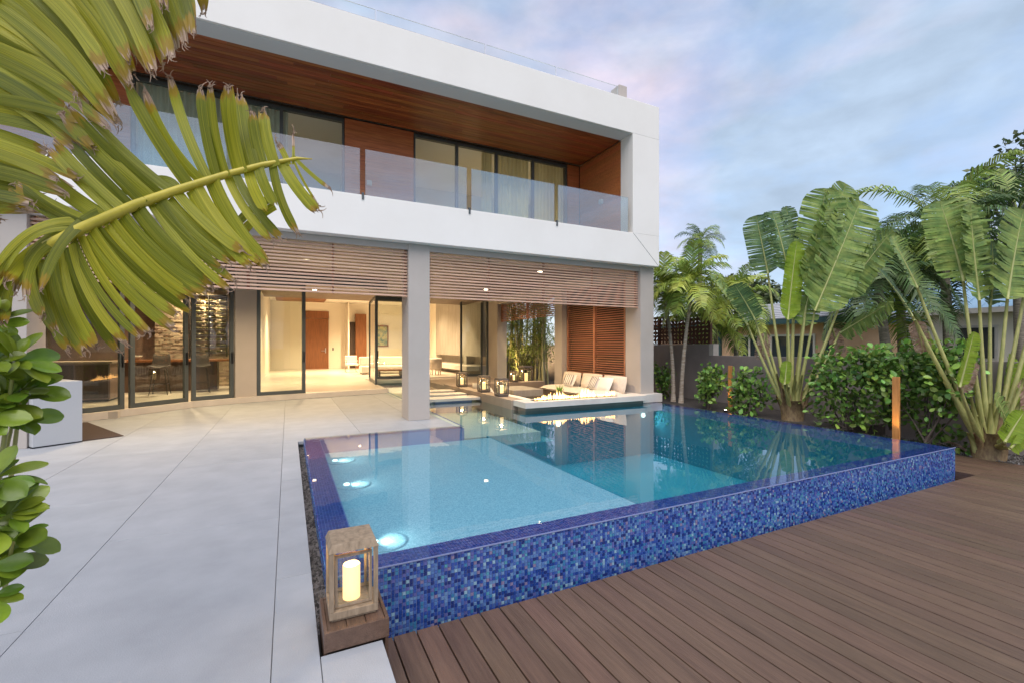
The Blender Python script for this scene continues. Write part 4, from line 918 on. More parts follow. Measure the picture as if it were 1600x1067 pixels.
# ================================================================== NEAR LEAFY BUSH (bottom left)
nb = thing("clusia_bush", "glossy round leaved bush at the near left edge of the terrace", "bush", at(-70, 1067, 1.5))
nbm = [leaf_mesh("leaf", .150, .086, .14, .10, nx=11), leaf_mesh("leaf", .140, .072, .22, .20, nx=11), leaf_mesh("leaf", .155, .080, .08, .30, nx=11)]
O = Vector(WL[nb.name])
ros = [(22, 505, 1.5, 7), (8, 565, 1.45, 6), (62, 560, 1.5, 8), (75, 605, 1.55, 7), (35, 625, 1.5, 8), (60, 650, 1.55, 7), (5, 650, 1.45, 6), (25, 745, 1.42, 9), (45, 800, 1.42, 9), (60, 835, 1.45, 7), (12, 815, 1.4, 8), (15, 880, 1.42, 8), (5, 930, 1.42, 6), (40, 590, 1.6, 7), (-20, 600, 1.5, 6), (-20, 840, 1.45, 6)]
stem0 = at(-60, 1060, 1.5)
cR, cU, cF = V(RX, RY, 0), V(0, 0, 1), V(FX, FY, 0)
for (px, py, d, n) in ros:
    c = at(px * .84 - 30, py + 8, d)
    k1 = stem0.lerp(c, .55) + V(rnd(-.03, .03), rnd(-.03, .03), -.05)
    MB().tube([stem0, k1, c], [.012, .008, .005], 6).build("branch", "petiole_green", nb, smooth=True)
    a0 = rnd(0, 6.28)
    for k in range(n + 3):
        a = a0 + k * 2.4; spread = rnd(.55, 1.0)
        ax = (cR * .75 + cU * .65 - cF * .15).normalized()
        s1 = ax.cross(cF).normalized(); s2 = ax.cross(s1)
        dv = ax * rnd(.1, .9) + (s1 * math.cos(a) + s2 * math.sin(a)) * spread
        up = (ax * .8 + cU * .7 - dv * .3 - cF * .5)
        me = random.choice(nbm)
        o = bpy.data.objects.new("leaf", me); col.objects.link(o); o.parent = nb
        o.matrix_local = orient(dv, up, c - O + dv.normalized() * rnd(.008, .03), rnd(.45, .80), rnd(-.5, .5))

# ================================================================== NEAR TRAVELLER'S PALM (left)
np_ = thing("travellers_palm", "large olive green palm with split wind torn leaves filling the upper left", "palm", (-2.0, 2.4, 0))
O = Vector(WL[np_.name])
c2 = lambda x, y: (130 + .2812 * x, 120 + .2812 * y)
c3 = lambda x, y: (.275 * x, 300 + .275 * y)
c1 = lambda x, y: (.3092 * x, .3092 * y)
def leaflet(par, a, b, w, bow=0.0, d0=1.7, d1=1.75, brown=.08, wb=None, n=14, ctrl=None, tilt=None, ragged=True):
    a = Vector(a); b = Vector(b); ax = b - a; L = ax.length; pr = V(-ax.y, ax.x, 0).to_2d() / L
    if w > 27:
        k_ = 3 if w > 44 else 2
        for q_ in range(k_):
            u_ = (q_ - (k_ - 1) / 2) / k_ * 2
            leaflet(par, a + pr * u_ * w * .48, b + pr * u_ * w * rnd(.42, .60) - ax / L * rnd(0, .07) * L, w / k_ * rnd(.96, 1.06), bow * rnd(.8, 1.2), d0, d1 + rnd(-.05, .05), brown, None, n, ctrl, tilt, ragged)
        return
    a = a - ax / L * 7
    cpt = Vector(ctrl) if ctrl else (a + b) / 2 + pr * bow * L
    wb = w * .96 if wb is None else wb
    tilt = rnd(-.5, .5) if tilt is None else tilt
    rows = []; mm = 9
    jag = [rnd(-.5, .5) for _ in range(mm)]; split = random.choice([2, 3, 5, 6]); sd_ = rnd(.0, .12); curl = rnd(-.10, .10)
    for i in range(n + 1):
        t = i / n
        p = a * (1 - t) ** 2 + cpt * 2 * t * (1 - t) + b * t * t
        tg = (cpt - a) * (1 - t) + (b - cpt) * t; tg.normalize(); nr = Vector((-tg.y, tg.x))
        ww = (wb + (w - wb) * min(1, t * 3)) / 2 * .95
        ww *= 1.0 if t < .80 else max(.42, 1 - ((t - .80) / .20) ** 1.8 * .58)
        d = d0 + (d1 - d0) * t * t
        row = []
        for j in range(mm):
            u = j / (mm - 1) * 2 - 1
            q = p + nr * ww * u
            if i >= n - 1 and ragged: q = q + tg * jag[j] * max(w, 6) * (.55 if i == n else .25)
            if t > .75: q = q + nr * (t - .75) * (w * .9) * (1 if j >= split else -1) * sd_ * 6
            dz = tilt * ww * u / FP * d + (abs(u) - .5) * .07 * ww / FP * d + .03 * math.sin(u * 6 + t * 4) * ww / FP * d
            if t > .85: dz += curl * (t - .85)
            row.append(at(q.x, q.y, d + dz))
        rows.append(row)
    mb = MB().ribbon(rows); n0 = len(mb.v)
    if brown > .02:
        tgd = (b - cpt).normalized(); nrd = Vector((-tgd.y, tgd.x))
        for q_ in range(random.choice([2, 3, 4])):
            p_ = b + nrd * rnd(-.4, .4) * w * .5; ang = math.atan2(tgd.y, tgd.x) + rnd(-.5, .5); cv = rnd(-.9, .9); st_ = rnd(1.5, 3.4); rws = []; dd_ = d1
            for i_ in range(6):
                nn_ = Vector((-math.sin(ang), math.cos(ang))); hw_ = rnd(.9, 1.6) * (1 - i_ / 7) * (1.6 if i_ == 0 else 1)
                rws.append([at(*(p_ - nn_ * hw_), dd_), at(*(p_ + nn_ * hw_), dd_)]); p_ = p_ + Vector((math.cos(ang), math.sin(ang))) * st_; ang += cv * .55 + .06; dd_ -= rnd(-.004, .006)
            mb.ribbon(rws)
    o = mb.build("leaflet", "leaf_strap", par, smooth=True)
    uvl = o.data.uv_layers.new(name="UVMap")
    for lp in o.data.loops:
        vi = lp.vertex_index
        if vi >= n0:
            uvl.data[lp.index].uv = ((vi % 7) * .3, 1.3); continue
        uvl.data[lp.index].uv = ((vi % mm) / (mm - 1) * (w / 30), (vi // mm) / n * (1 - .12 + brown))
    return o
def midrib(par, pts, rad):
    MB().tube(pts, rad, 8).build("midrib", "midrib_yellow", par, smooth=True)
    return pts
# first leaf: midrib across the view
mr = [(-260, 700, 1.6), (-80, 500, 1.62), (40, 405, 1.66), (130, 357, 1.7), (214, 320, 1.74), (282, 296, 1.78), (355, 273, 1.82), (411, 258, 1.86), (465, 248, 1.9), (488, 249, 1.92)]
pts = [at(*p) for p in mr]
lf = MB().tube([V(-2.0, 2.4, .1), V(-1.98, 2.38, .5), V(-1.85, 2.25, .85), pts[0]], [.05, .045, .035, .026], 8).build("leaf", "petiole_green", np_, smooth=True, label="big split leaf reaching across the balcony view")
midrib(lf, pts, [.028, .026, .024, .022, .020, .0175, .015, .012, .007, .002])
def dm(px):   # depth of the midrib at a pixel column
    for k in range(len(mr) - 1):
        if mr[k][0] <= px <= mr[k + 1][0]:
            t = (px - mr[k][0]) / (mr[k + 1][0] - mr[k][0]); return mr[k][2] + t * (mr[k + 1][2] - mr[k][2])
    return 1.7
def LU(a, b, w, bow=0.0, brown=.1, dd=.10, **k):
    a = c2(*a); b = c2(*b); d = dm(a[0]); leaflet(lf, a, b, w * .2812, bow, d, d + dd, brown, **k)
for a, b, w, bow, br in (((1165, 464), (1165, 320), 16, .05, .6), ((1130, 470), (1080, 370), 34, .1, .35), ((1030, 482), (965, 185), 135, -.06, .08), ((945, 500), (870, 110), 90, -.07, .09), ((872, 514), (800, 65), 88, -.07, .08), ((765, 540), (672, 40), 112, -.07, .09),
        ((690, 556), (485, 15), 62, -.07, .12), ((650, 566), (345, 92), 58, -.14, .16), ((580, 592), (245, 50), 74, -.05, .0), ((470, 648), (-60, 150), 105, -.06, .1), ((385, 688), (-110, 210), 90, -.04, .1), ((300, 712), (-60, 330), 120, -.03, .0), ((200, 750), (-190, 370), 105, -.04, .08), ((130, 790), (-280, 500), 90, -.05, .08), ((60, 825), (-370, 610), 80, -.05, .06)):
    LU(a, b, w, bow, br, dd=rnd(-.05, .18))
LU((505, 628), (115, 720), 44, ctrl=c2(440, 480), brown=.05)
for a, b, w, bow, br in (((1188, 462), (1360, 615), 22, .06, .1), ((1172, 468), (1300, 705), 14, .06, .2), ((1115, 492), (1300, 745), 66, .10, .06), ((1060, 504), (1190, 870), 52, .12, .1), ((955, 530), (1040, 735), 125, .10, .0), ((835, 560), (1075, 905), 98, .10, .06), ((730, 600), (1010, 1040), 92, .10, .05), ((630, 638), (970, 1060), 110, .10, .05), ((515, 676), (890, 1010), 118, .10, .06), ((430, 712), (800, 1060), 108, .10, .04)):
    LU(a, b, w, bow, br, dd=rnd(-.25, -.02))
LU((1030, 715), (865, 850), 105, .12, .12)
def LL(a, b, w, bow=.1, brown=.07, dd=-.15, **k):
    a = c3(*a); b = c3(*b); d = dm(a[0]); leaflet(lf, a, b, w * .275, bow, d, d + dd, brown, **k)
for a, b, w, bow, br in (((900, 80), (1315, 535), 104, .10, .06), ((800, 118), (1205, 520), 96, .10, .05), ((715, 160), (1160, 558), 92, .11, .05), ((640, 196), (1090, 615), 104, .10, .05), ((575, 225), (1075, 680), 54, .08, .02), ((520, 255), (1000, 745), 130, .10, .05), ((455, 290), (835, 835), 104, .13, .06), ((400, 330), (690, 885), 118, .14, .06), ((345, 365), (545, 875), 84, .15, .06), ((300, 390), (480, 905), 88, .16, .06), ((260, 410), (385, 885), 84, .17, .06), ((215, 430), (315, 790), 80, .17, .06), ((170, 450), (240, 700), 80, .15, .08)):
    LL(a, b, w, bow, br, dd=rnd(-.28, -.05))
LL((470, 205), (-40, 480), 105, ctrl=c3(150, 130), brown=.0, dd=-.3)
LL((400, 255), (105, 590), 120, ctrl=c3(150, 280), brown=.09, dd=-.3)
LL((330, 300), (40, 520), 90, ctrl=c3(120, 330), brown=.1, dd=-.3)
LL((545, 140), (235, 545), 70, ctrl=c3(330, 220), brown=.06, dd=-.3)
LL((450, 195), (60, -40), 105, ctrl=c3(280, 120), brown=.0, dd=.05)
LL((130, 420), (-60, 640), 110, ctrl=c3(10, 430), brown=.1, dd=-.2)
LL((100, 440), (20, 740), 90, ctrl=c3(20, 520), brown=.08, dd=-.2)
# second leaf: hangs in from above
m2 = [(-170, 420, 1.85), (-120, 250, 1.9), (-60, 90, 1.95), (20, -40, 2.0), (130, -120, 2.05), (260, -170, 2.1)]
pts2 = [at(*p) for p in m2]
lf2 = MB().tube([V(-2.05, 2.5, .1), V(-2.1, 2.6, .8), V(-1.95, 2.6, 1.35), pts2[0]], [.05, .045, .035, .026], 8).build("leaf", "petiole_green", np_, smooth=True, label="drooping split leaf hanging in from above")
midrib(lf2, pts2, [.026, .022, .018, .014, .009, .003])
def m2at(s):
    s = s * (len(m2) - 1); k = min(int(s), len(m2) - 2); t = s - k; return [m2[k][j] * (1 - t) + m2[k + 1][j] * t for j in range(3)]
tips = [(1010, 50), (985, 165), (925, 250), (850, 295), (745, 355), (685, 395), (640, 470), (575, 560), (600, 640), (560, 580), (430, 800), (400, 600), (385, 925), (330, 980), (235, 1065), (140, 1065), (60, 1000)]
def tipat(s):
    s = s * (len(tips) - 1); k = min(int(s), len(tips) - 2); t = s - k; return (tips[k][0] * (1 - t) + tips[k + 1][0] * t, tips[k][1] * (1 - t) + tips[k + 1][1] * t)
N = 30
for layer in range(2):
    for k in range(N):
        s = (k + .5 * layer) / (N - 1 + .5)
        tx, ty = tipat(s); b = m2at(1 - s)
        f_ = 1.0 if layer == 0 else rnd(.72, .92)
        tp = c1(tx + rnd(-25, 25), ty + rnd(-20, 20)); tp = (b[0] + (tp[0] - b[0]) * f_, b[1] + (tp[1] - b[1]) * f_)
        leaflet(lf2, (b[0], b[1]), tp, rnd(17, 27), bow=rnd(-.13, -.08), d0=b[2], d1=b[2] - rnd(-.1, .25), brown=rnd(.05, .12), wb=rnd(18, 24), n=14)
MB().tube([V(-2.0, 2.4, 0), V(-2.0, 2.42, .5), V(-2.05, 2.5, .9)], [.16, .14, .09], 12).build("trunk", "sheath_brown", np_, smooth=True)

# ================================================================== RIGHT-HAND TRAVELLER'S PALMS
def blade(par, p0, p1, hw, m, view, bend=.05, twist=0.0, nseg=26, tear=.25, lobes=1.0):
    p0, p1 = Vector(p0), Vector(p1); ax = p1 - p0; L = ax.length; u = ax.normalized()
    v = Vector(view); v = (v - u * v.dot(u)).normalized()
    w = u.cross(v); w = (Matrix.Rotation(twist, 3, u) @ w); nrm = u.cross(w)
    mb = MB(); rib = []
    def mid(t): return p0 + ax * t + nrm * bend * L * (t * t) * 1.0 - V(0, 0, 1) * .05 * L * t * t
    for i in range(11): rib.append(mid(i / 10))
    for side in (-1, 1):
        i = 0
        off = 0
        fwd_j = 0
        for i in range(nseg):
            t0 = i / nseg; t1 = (i + 1) / nseg
            prof = lambda t: hw * min(1, (t / .10) ** .5 if t < .10 else 1) * (1 if t < .72 else max(.0, 1 - ((t - .72) / .28) ** 2.2) ** .5)
            torn = random.random() < tear; pj = rnd(-.2, .2) * L / nseg * (1 if tear > 0 else .35)
            droop = rnd(.10, .22) + (rnd(0, .35) if torn else 0); fw = .22 + rnd(-.03, .03) + (rnd(-.1, .1) if torn else 0)
            w0, w1 = prof(t0 + .001), prof(t1 - .001); sh = rnd(.82, .98) if torn else 1
            rows = []
            g = .0 if not torn else .12
            for k in range(4):
                s = k / 3
                def pt(t, ww): return mid(t) + w * side * ww * s * sh + u * fw * ww * s - nrm * droop * ww * s * s - V(0, 0, 1) * droop * .5 * ww * s * s
                a = pt(t0 + g * s / nseg, w0 if w0 > .01 else w1 * .5) + nrm * pj * s; b = pt(t1 - g * s / nseg, w1 if w1 > .01 else w0 * .5) - nrm * pj * s; rows.append([a, b])
            mb.ribbon(rows)
    o = mb.build("blade", m, par, smooth=False)
    MB().tube(rib, [max(.004, .022 * (1 - i / 11)) for i in range(11)], 6).build("midrib", "midrib_pale", par, smooth=True)
    return o
def big_palm(lab, base, dbase, leaves, seed):
    random.seed(seed)
    pl_ = thing("travellers_palm", lab, "palm", base); B = Vector(base)
    for k, (bpx, tpx, hwp, dd, m, tw, side) in enumerate(leaves):
        d = dbase + dd
        p0 = at(*bpx, d); p1 = at(*tpx, d + rnd(-.15, .15)); hw = hwp * 1.1 * d / FP
        foot = B + V(RX, RY, 0) * side * .16 + V(0, 0, .12 + .10 * abs(side))
        c = foot.lerp(p0, .45) + V(RX, RY, 0) * side * .07
        tubep = [foot * (1 - t) ** 2 + c * 2 * t * (1 - t) + p0 * t * t for t in [q / 8 for q in range(9)]]
        lf_ = MB().tube(tubep, [.055, .05, .043, .037, .032, .028, .025, .023, .02], 8).build("leaf_stalk", "petiole_green", pl_, smooth=True)
        view = V(FX, FY, 0) * -1 + V(0, 0, .15)
        blade(lf_, p0, p1, hw, m, view, bend=rnd(-.06, .08), twist=tw, nseg=38, tear=.2 if m != "blade_bright" else .0)
    tr = MB().tube([B + V(0, 0, -.1), B + V(0, 0, .15), B + V(0, 0, .42)], [.20, .22, .16], 14).build("trunk", "sheath_brown", pl_, smooth=True)
    for k in range(22):
        s = (k / 21 - .5) * 2; a = B + V(RX, RY, 0) * s * .12 + V(rnd(-.06, .06), rnd(-.06, .06), .0); b = B + V(RX, RY, 0) * s * .42 + V(FX, FY, 0) * rnd(-.18, .05) + V(0, 0, rnd(.4, 1.05))
        MB().tube([a, a.lerp(b, .5) + V(0, 0, .06), b], [.06, .045, .012], 7).build("sheath", random.choice(["sheath_brown", "petiole_green"]), pl_, smooth=True)
    return pl_
pA = at(1238, 650, X=9.75); pA.z = -.08
dA = (pA.x * FX + pA.y * FY)
G, D_, Bt = "blade_green", "blade_dark", "blade_bright"
big_palm("tall fan shaped palm with paddle leaves behind the middle of the pool edge", pA, dA, [
    ((1200, 428), (1181, 332), 20, .25, D_, -.5, -.55), ((1231, 425), (1212, 322), 25, .15, D_, .2, -.4), ((1243, 400), (1229, 318), 18, .45, D_, .4, -.2),
    ((1262, 440), (1290, 288), 28, .15, G, -.3, .05), ((1262, 450), (1328, 276), 30, .05, G, .25, .15), ((1273, 486), (1354, 300), 36, -.15, G, .1, .3), ((1318, 462), (1388, 354), 26, .1, G, .5, .55),
    ((1231, 500), (1243, 372), 15, -.05, Bt, .1, -.15), ((1255, 510), (1273, 400), 17, .05, G, -.2, .1),
    ((1168, 508), (1108, 424), 20, .2, G, .9, -.8), ((1180, 500), (1148, 440), 16, .1, D_, -.8, -.7), ((1312, 520), (1400, 468), 22, .0, G, .8, .8), 
    ((1232, 604), (1218, 570), 7, -.35, Bt, .9, -.3), ((1226, 600), (1230, 562), 7, -.4, Bt, -.8, -.2), ((1196, 520), (1188, 560), 9, .1, "leaf_brown", .7, -.6), ((1300, 512), (1312, 552), 9, .2, "leaf_brown", .5, .6)], 11)
pB = at(1545, 706, X=10.25); pB.z = DZ - .02
dB = (pB.x * FX + pB.y * FY)
big_palm("broad fan shaped palm with paddle leaves at the right end of the deck", pB, dB, [
    ((1505, 440), (1473, 306), 36, .1, G, -.15, -.35), ((1530, 470), (1510, 312), 27, .0, G, .25, -.1), ((1574, 468), (1594, 322), 38, -.1, G, .1, .25), ((1547, 478), (1560, 372), 26, .2, D_, .3, .05),
    ((1433, 450), (1393, 365), 26, .3, G, .5, -.7), ((1425, 494), (1378, 412), 14, .35, D_, .7, -.75), ((1604, 440), (1640, 330), 30, .1, D_, .2, .5), ((1620, 470), (1700, 400), 28, -.1, G, .3, .75),
    ((1499, 604), (1524, 514), 14, -.35, Bt, .3, -.45), ((1566, 640), (1582, 548), 20, .2, Bt, .5, .3), ((1590, 650), (1612, 560), 20, .1, Bt, -.4, .5),
    ((1578, 672), (1556, 612), 15, -.5, G, .4, .35), ((1570, 690), (1600, 640), 14, -.6, Bt, -.3, .45), ((1578, 700), (1612, 668), 14, -.65, Bt, .3, .6), ((1450, 520), (1415, 470), 12, .5, D_, .9, -.8), ((1430, 500), (1444, 548), 10, .2, "leaf_brown", .6, -.6), ((1520, 560), (1505, 610), 9, -.2, "leaf_brown", .4, -.2), ((1600, 590), (1610, 640), 9, -.2, "leaf_brown", .4, .6)], 5)

# ================================================================== HEDGE BUSHES
hm = [leaf_mesh("leaf", .12, .082, .15, .15, "leaf_hedge", 4), leaf_mesh("leaf", .115, .075, .25, .25, "leaf_hedge", 4), leaf_mesh("leaf", .105, .07, .05, .05, "leaf_hedge", 4)]
hm2 = []
def bush(lab, px, X, z0, z1, rx, ry, n, seed, inner=700):
    random.seed(seed)
    c = at(px, 600, X=X); c.z = z0
    t = thing("clusia_hedge", lab, "bush", c, "round leaved bushes in the planting bed"); h = z1 - z0
    lobes = [(V(rnd(-.6, .6) * rx, rnd(-.6, .6) * ry, h * rnd(.25, .85)), rnd(.4, .62)) for _ in range(8)]
    def surf():
        lc, lr = random.choice(lobes); u = unit()
        p = c + lc + V(u.x * rx * lr, u.y * ry * lr, u.z * h * lr * .62); p.z = min(max(p.z, z0 + .05), z1 + .03); return p, u
    for k in range(9):
        e, _ = surf(); e = c.lerp(e, .85); mid_ = c.lerp(e, .5) + V(rnd(-.08, .08), rnd(-.08, .08), .05)
        MB().tube([c + V(rnd(-.06, .06), rnd(-.06, .06), -.02), mid_, e], [.018, .012, .005], 6).build("branch", "bark", t, smooth=True)
    made = 0
    while made < n:
        p, u = surf()
        if u.dot(V(-FX, -FY, .15)) < -.15: continue
        dv = (u + unit() * .8 + V(0, 0, .25)); up = u + V(0, 0, .6) + unit() * .5
        o = bpy.data.objects.new("leaf", random.choice(hm)); col.objects.link(o); o.parent = t; o.matrix_local = orient(dv, up, p - c, rnd(.75, 1.2), rnd(-.4, .4)); made += 1
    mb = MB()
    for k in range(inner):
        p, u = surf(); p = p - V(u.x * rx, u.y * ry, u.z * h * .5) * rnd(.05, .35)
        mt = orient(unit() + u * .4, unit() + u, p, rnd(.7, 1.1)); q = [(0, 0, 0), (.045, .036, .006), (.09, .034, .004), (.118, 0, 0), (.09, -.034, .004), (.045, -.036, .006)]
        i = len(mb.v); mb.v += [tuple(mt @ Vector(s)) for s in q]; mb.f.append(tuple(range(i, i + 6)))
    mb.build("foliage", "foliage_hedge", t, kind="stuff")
bush("wide dense bush between the tall palm and the lit wooden post", 1326, 9.75, -.08, 1.42, .62, .75, 260, 21, 1300)
bush("tall dense bush between the lit wooden post and the deck end palm", 1448, 10.1, -.28, 1.50, .5, .62, 260, 22, 1300)
bush("small bush beside the pale twin palm trunks", 1108, 9.6, -.08, .98, .40, .5, 150, 23, 500)
bush("small bush between the far lit post and the tall palm", 1172, 9.5, -.08, .92, .38, .45, 150, 24, 500)
bush("low bush tucked behind the end column", 1036, 10.3, -.08, .95, .3, .4, 60, 25, 300)
bush("bush filling the gap left of the broad deck end palm", 1395, 10.4, -.08, 1.35, .4, .45, 100, 26, 500)

# ================================================================== FEATHER PALMS
def frond(par, p, az, elv, L, droop, ll, m, n=34, name="frond", stiff=.5):
    d = V(math.cos(az) * math.cos(elv), math.sin(az) * math.cos(elv), math.sin(elv)); pts_ = []; q = Vector(p); step = L / 12; dirv = d.copy()
    for i in range(13):
        pts_.append(q.copy()); q = q + dirv * step; dirv = (dirv + V(0, 0, -1) * droop / 12 * (1 + i * .15)).normalized()
    mb = MB().tube(pts_, [.02 * (1 - i / 14) * (L / 2.2) for i in range(13)], 5)
    for i in range(n):
        t = .12 + .88 * i / n; s = t * 12; k = min(int(s), 11); c = pts_[k].lerp(pts_[k + 1], s - k); tg = (pts_[k + 1] - pts_[k]).normalized()
        sd_ = tg.cross(V(0, 0, 1)).normalized(); l_ = ll * (math.sin(math.pi * min(1, .15 + t * .8)) ** .6) * rnd(.85, 1.1)
        for sgn in (-1, 1):
            o = (sd_ * sgn * .8 + tg * .55 + V(0, 0, rnd(.0, .35))).normalized(); w_ = tg * .019 * (L / 2.0) ** .5
            m1 = c + o * l_ * .5 + V(0, 0, .02 * l_); e = c + o * l_ * .95 - V(0, 0, stiff * l_ * rnd(.5, 1.0))
            mb.ribbon([[c - w_, c + w_], [m1 - w_ * 1.3, m1 + w_ * 1.3], [e - w_ * .15, e + w_ * .15]])
    return mb.build(name, m, par)
def feather_palm(lab, base, top, lean, r, nf, L, ll, mats, seed, tm="trunk_palm", el=(-.4, 1.3), group=None, n=34, shaft=False):
    random.seed(seed); t = thing("palm_tree", lab, "palm", base, group); B = Vector(base); T = Vector(top); pts_ = []
    for i in range(13):
        s = i / 12; pts_.append(B.lerp(T, s) + Vector(lean) * math.sin(s * math.pi / 2) * (1 - s))
    MB().tube(pts_, [r * (1.35 - .5 * (i / 12)) if i else r * 1.7 for i in range(13)], 10).build("trunk", tm, t, smooth=True)
    if shaft: MB().tube([T, T + V(0, 0, .35)], [r * 1.2, r * .6], 8).build("crownshaft", "petiole_green", t, smooth=True)
    tp = T + V(0, 0, .3 if shaft else 0)
    for k in range(nf):
        az = k * 2.4 + rnd(-.2, .2); e = el[0] + (el[1] - el[0]) * ((k + .5) / nf)
        frond(t, tp, az, e, L * rnd(.85, 1.1), rnd(.9, 1.5), ll, random.choice(mats), n)
    return t
b1 = at(1052, 624, X=9.9); b1.z = -.08; t1 = at(1040, 468, X=9.95)
b2 = at(1064, 624, X=9.9); b2.z = -.08; t2 = at(1080, 462, X=10.0)
feather_palm("slim pale palm trunk leaning toward the end column", b1, t1, (.12, -.1, 0), .045, 21, 1.2, .46, ["frond_yellow", "frond_yellow", "frond_green"], 31, "trunk_pale", (-.7, 1.4), "twin slim palms by the wall", 30, True)
feather_palm("slim pale palm trunk leaning away from the end column", b2, t2, (-.05, .12, 0), .045, 21, 1.3, .48, ["frond_yellow", "frond_yellow", "frond_green"], 32, "trunk_pale", (-.7, 1.4), "twin slim palms by the wall", 30, True)
b = at(1093, 560, d=42); b.z = -.5; tt = at(1094, 376, d=42)
feather_palm("tall lone palm far behind the twin palms", b, tt, (0, 0, 0), .22, 20, 2.5, .8, ["frond_green", "frond_dark"], 33, "trunk_palm", (-.6, 1.3), None, 26)
for k, (bp, tp, d, L, lab) in enumerate((((1395, 560), (1372, 440), 15, 2.9, "coconut palm behind the bushes with ringed grey trunk"), ((1412, 560), (1402, 420), 16.5, 3.0, "second coconut palm crossing behind the first"), ((1486, 540), (1470, 350), 15.5, 3.2, "coconut palm rising behind the broad deck end palm"), ((1600, 560), (1590, 330), 16, 3.2, "coconut palm at the right edge of the view"), ((1330, 560), (1388, 400), 19, 2.6, "leaning coconut palm between the two fan palms"))):
    b = at(*bp, d); b.z = -.3
    feather_palm(lab, b, at(*tp, d), (rnd(-.2, .2), rnd(-.2, .2), 0), .13, 17, L, .75, ["frond_dark", "frond_green", "frond_dark"], 40 + k, "trunk_palm", (-.5, 1.25), "coconut palms beyond the wall", 40)
# bushy palm low behind the twin palms
for k, (px, py, X, L, lab) in enumerate(((1118, 500, 12.2, 1.6, "low yellow green palm clump behind the rust screen"), (1150, 470, 12.6, 1.5, "arching palm clump left of the tall fan palm"))):
    p = at(px, py, X=X); b = p.copy(); b.z = -.3
    feather_palm(lab, b, p, (0, 0, 0), .06, 16, L, .5, ["frond_yellow", "frond_green"], 60 + k, "trunk_palm", (-.5, 1.4), None, 30)

# ================================================================== BROADLEAF TREES
def tree(lab, base, hgt, rx, rz, n, seed, ls=.16, m="tree_leaf", name="broadleaf_tree", cen=None, sparse=.0):
    random.seed(seed); t = thing(name, lab, "tree", base); B = Vector(base); C = B + V(0, 0, hgt - rz)
    MB().tube([B, B.lerp(C, .5) + V(rnd(-.2, .2), rnd(-.2, .2), 0), C], [.24, .17, .10], 9).build("trunk", "bark", t, smooth=True)
    cl_ = []
    for k in range(26):
        u = unit(); c = C + V(u.x * rx * rnd(.3, 1), u.y * rx * rnd(.3, 1), u.z * rz * rnd(.3, 1)); cl_.append((c, rnd(.25, .5) * rx * .62))
        MB().tube([C - V(0, 0, rz * .5), C.lerp(c, .5) + V(0, 0, .1), c], [.07, .04, .012], 5).build("limb", "bark", t)
    mb = MB()
    for k in range(n):
        c, r = random.choice(cl_); u = unit(); p = c + u * r * rnd(.35, 1.0) ** .6; mt = orient(unit(), unit() + V(0, 0, .5), p, ls * rnd(.6, 1.2))
        i = len(mb.v); mb.v += [tuple(mt @ Vector(s)) for s in ((0, 0, 0), (.5, .28, .05), (1, 0, 0), (.5, -.28, .05))]; mb.f.append((i, i + 1, i + 2, i + 3))
    mb.build("crown", m, t, kind="stuff")
def tb(px, d, z=-.5):
    p = at(px, 541, d); p.z = z; return p
tree("tall dark tree rising at the right edge of the sky", tb(1585, 22), 12.2, 2.4, 3.4, 2600, 71, .34)
tree("dark tree behind the coconut palms", tb(1510, 38), 11.0, 4.0, 3.2, 4200, 72, .34)
tree("rounded dark tree behind the tall fan palm", tb(1400, 42), 10.5, 4.2, 3.0, 3400, 73, .36)
tree("dense dark tree low at the right edge", tb(1650, 24), 6.4, 2.6, 2.6, 3600, 74, .34)
tree("distant tree between the far palm and the tall fan palm", tb(1165, 46), 9.6, 4.0, 3.0, 3200, 75, .5)
tree("rounded garden shrub in front of the blue roofed house", tb(1365, 17), 2.2, 1.2, 1.1, 2600, 76, .16, "foliage_hedge")
tree("distant low tree behind the orange house", tb(1250, 52), 8.0, 4.6, 3.2, 2600, 77, .5)

# ================================================================== NEIGHBOUR HOUSES
nh = thing("neighbour_house", "low orange house with grey tiled roof and teal eaves beyond the wall", "house", (21, 16, -.4))
# wall faces the pool: plane X = 19
MB().box(19, 24, 10.3, 19.5, -.4, 2.45).build("wall", "stucco_orange", nh)
MB().box(18.4, 18.48, 9.7, 20.0, 2.42, 2.62).build("gutter", "teal_paint", nh); MB().box(18.481, 24.5, 9.7, 9.78, 2.42, 2.62).build("gutter", "teal_paint", nh)
MB().box(18.5, 24.5, 9.8, 20, 2.40, 2.44).build("eave_soffit", "stucco_cream", nh)
rf = MB().hexa([(18.4, 9.7, 2.63), (24.6, 9.7, 2.63), (24.6, 20, 2.63), (18.4, 20, 2.63)], [(21.3, 12.7, 3.55), (21.7, 12.7, 3.55), (21.7, 20, 3.55), (21.3, 20, 3.55)]).build("roof", "roof_grey", nh)
for k in range(9):
    s = k / 9; x0 = 18.4 + 2.9 * s; z0 = 2.63 + .92 * s; y0 = 9.7 + 3 * s
    MB().hexa([(x0, y0, z0 + .005), (x0 + .32, y0 + .33, z0 + .106), (x0 + .32, 20, z0 + .106), (x0, 20, z0 + .005)], [(x0, y0, z0 + .045), (x0 + .32, y0 + .33, z0 + .115), (x0 + .32, 20, z0 + .115), (x0, 20, z0 + .045)]).build("tile_course", "roof_grey", rf)
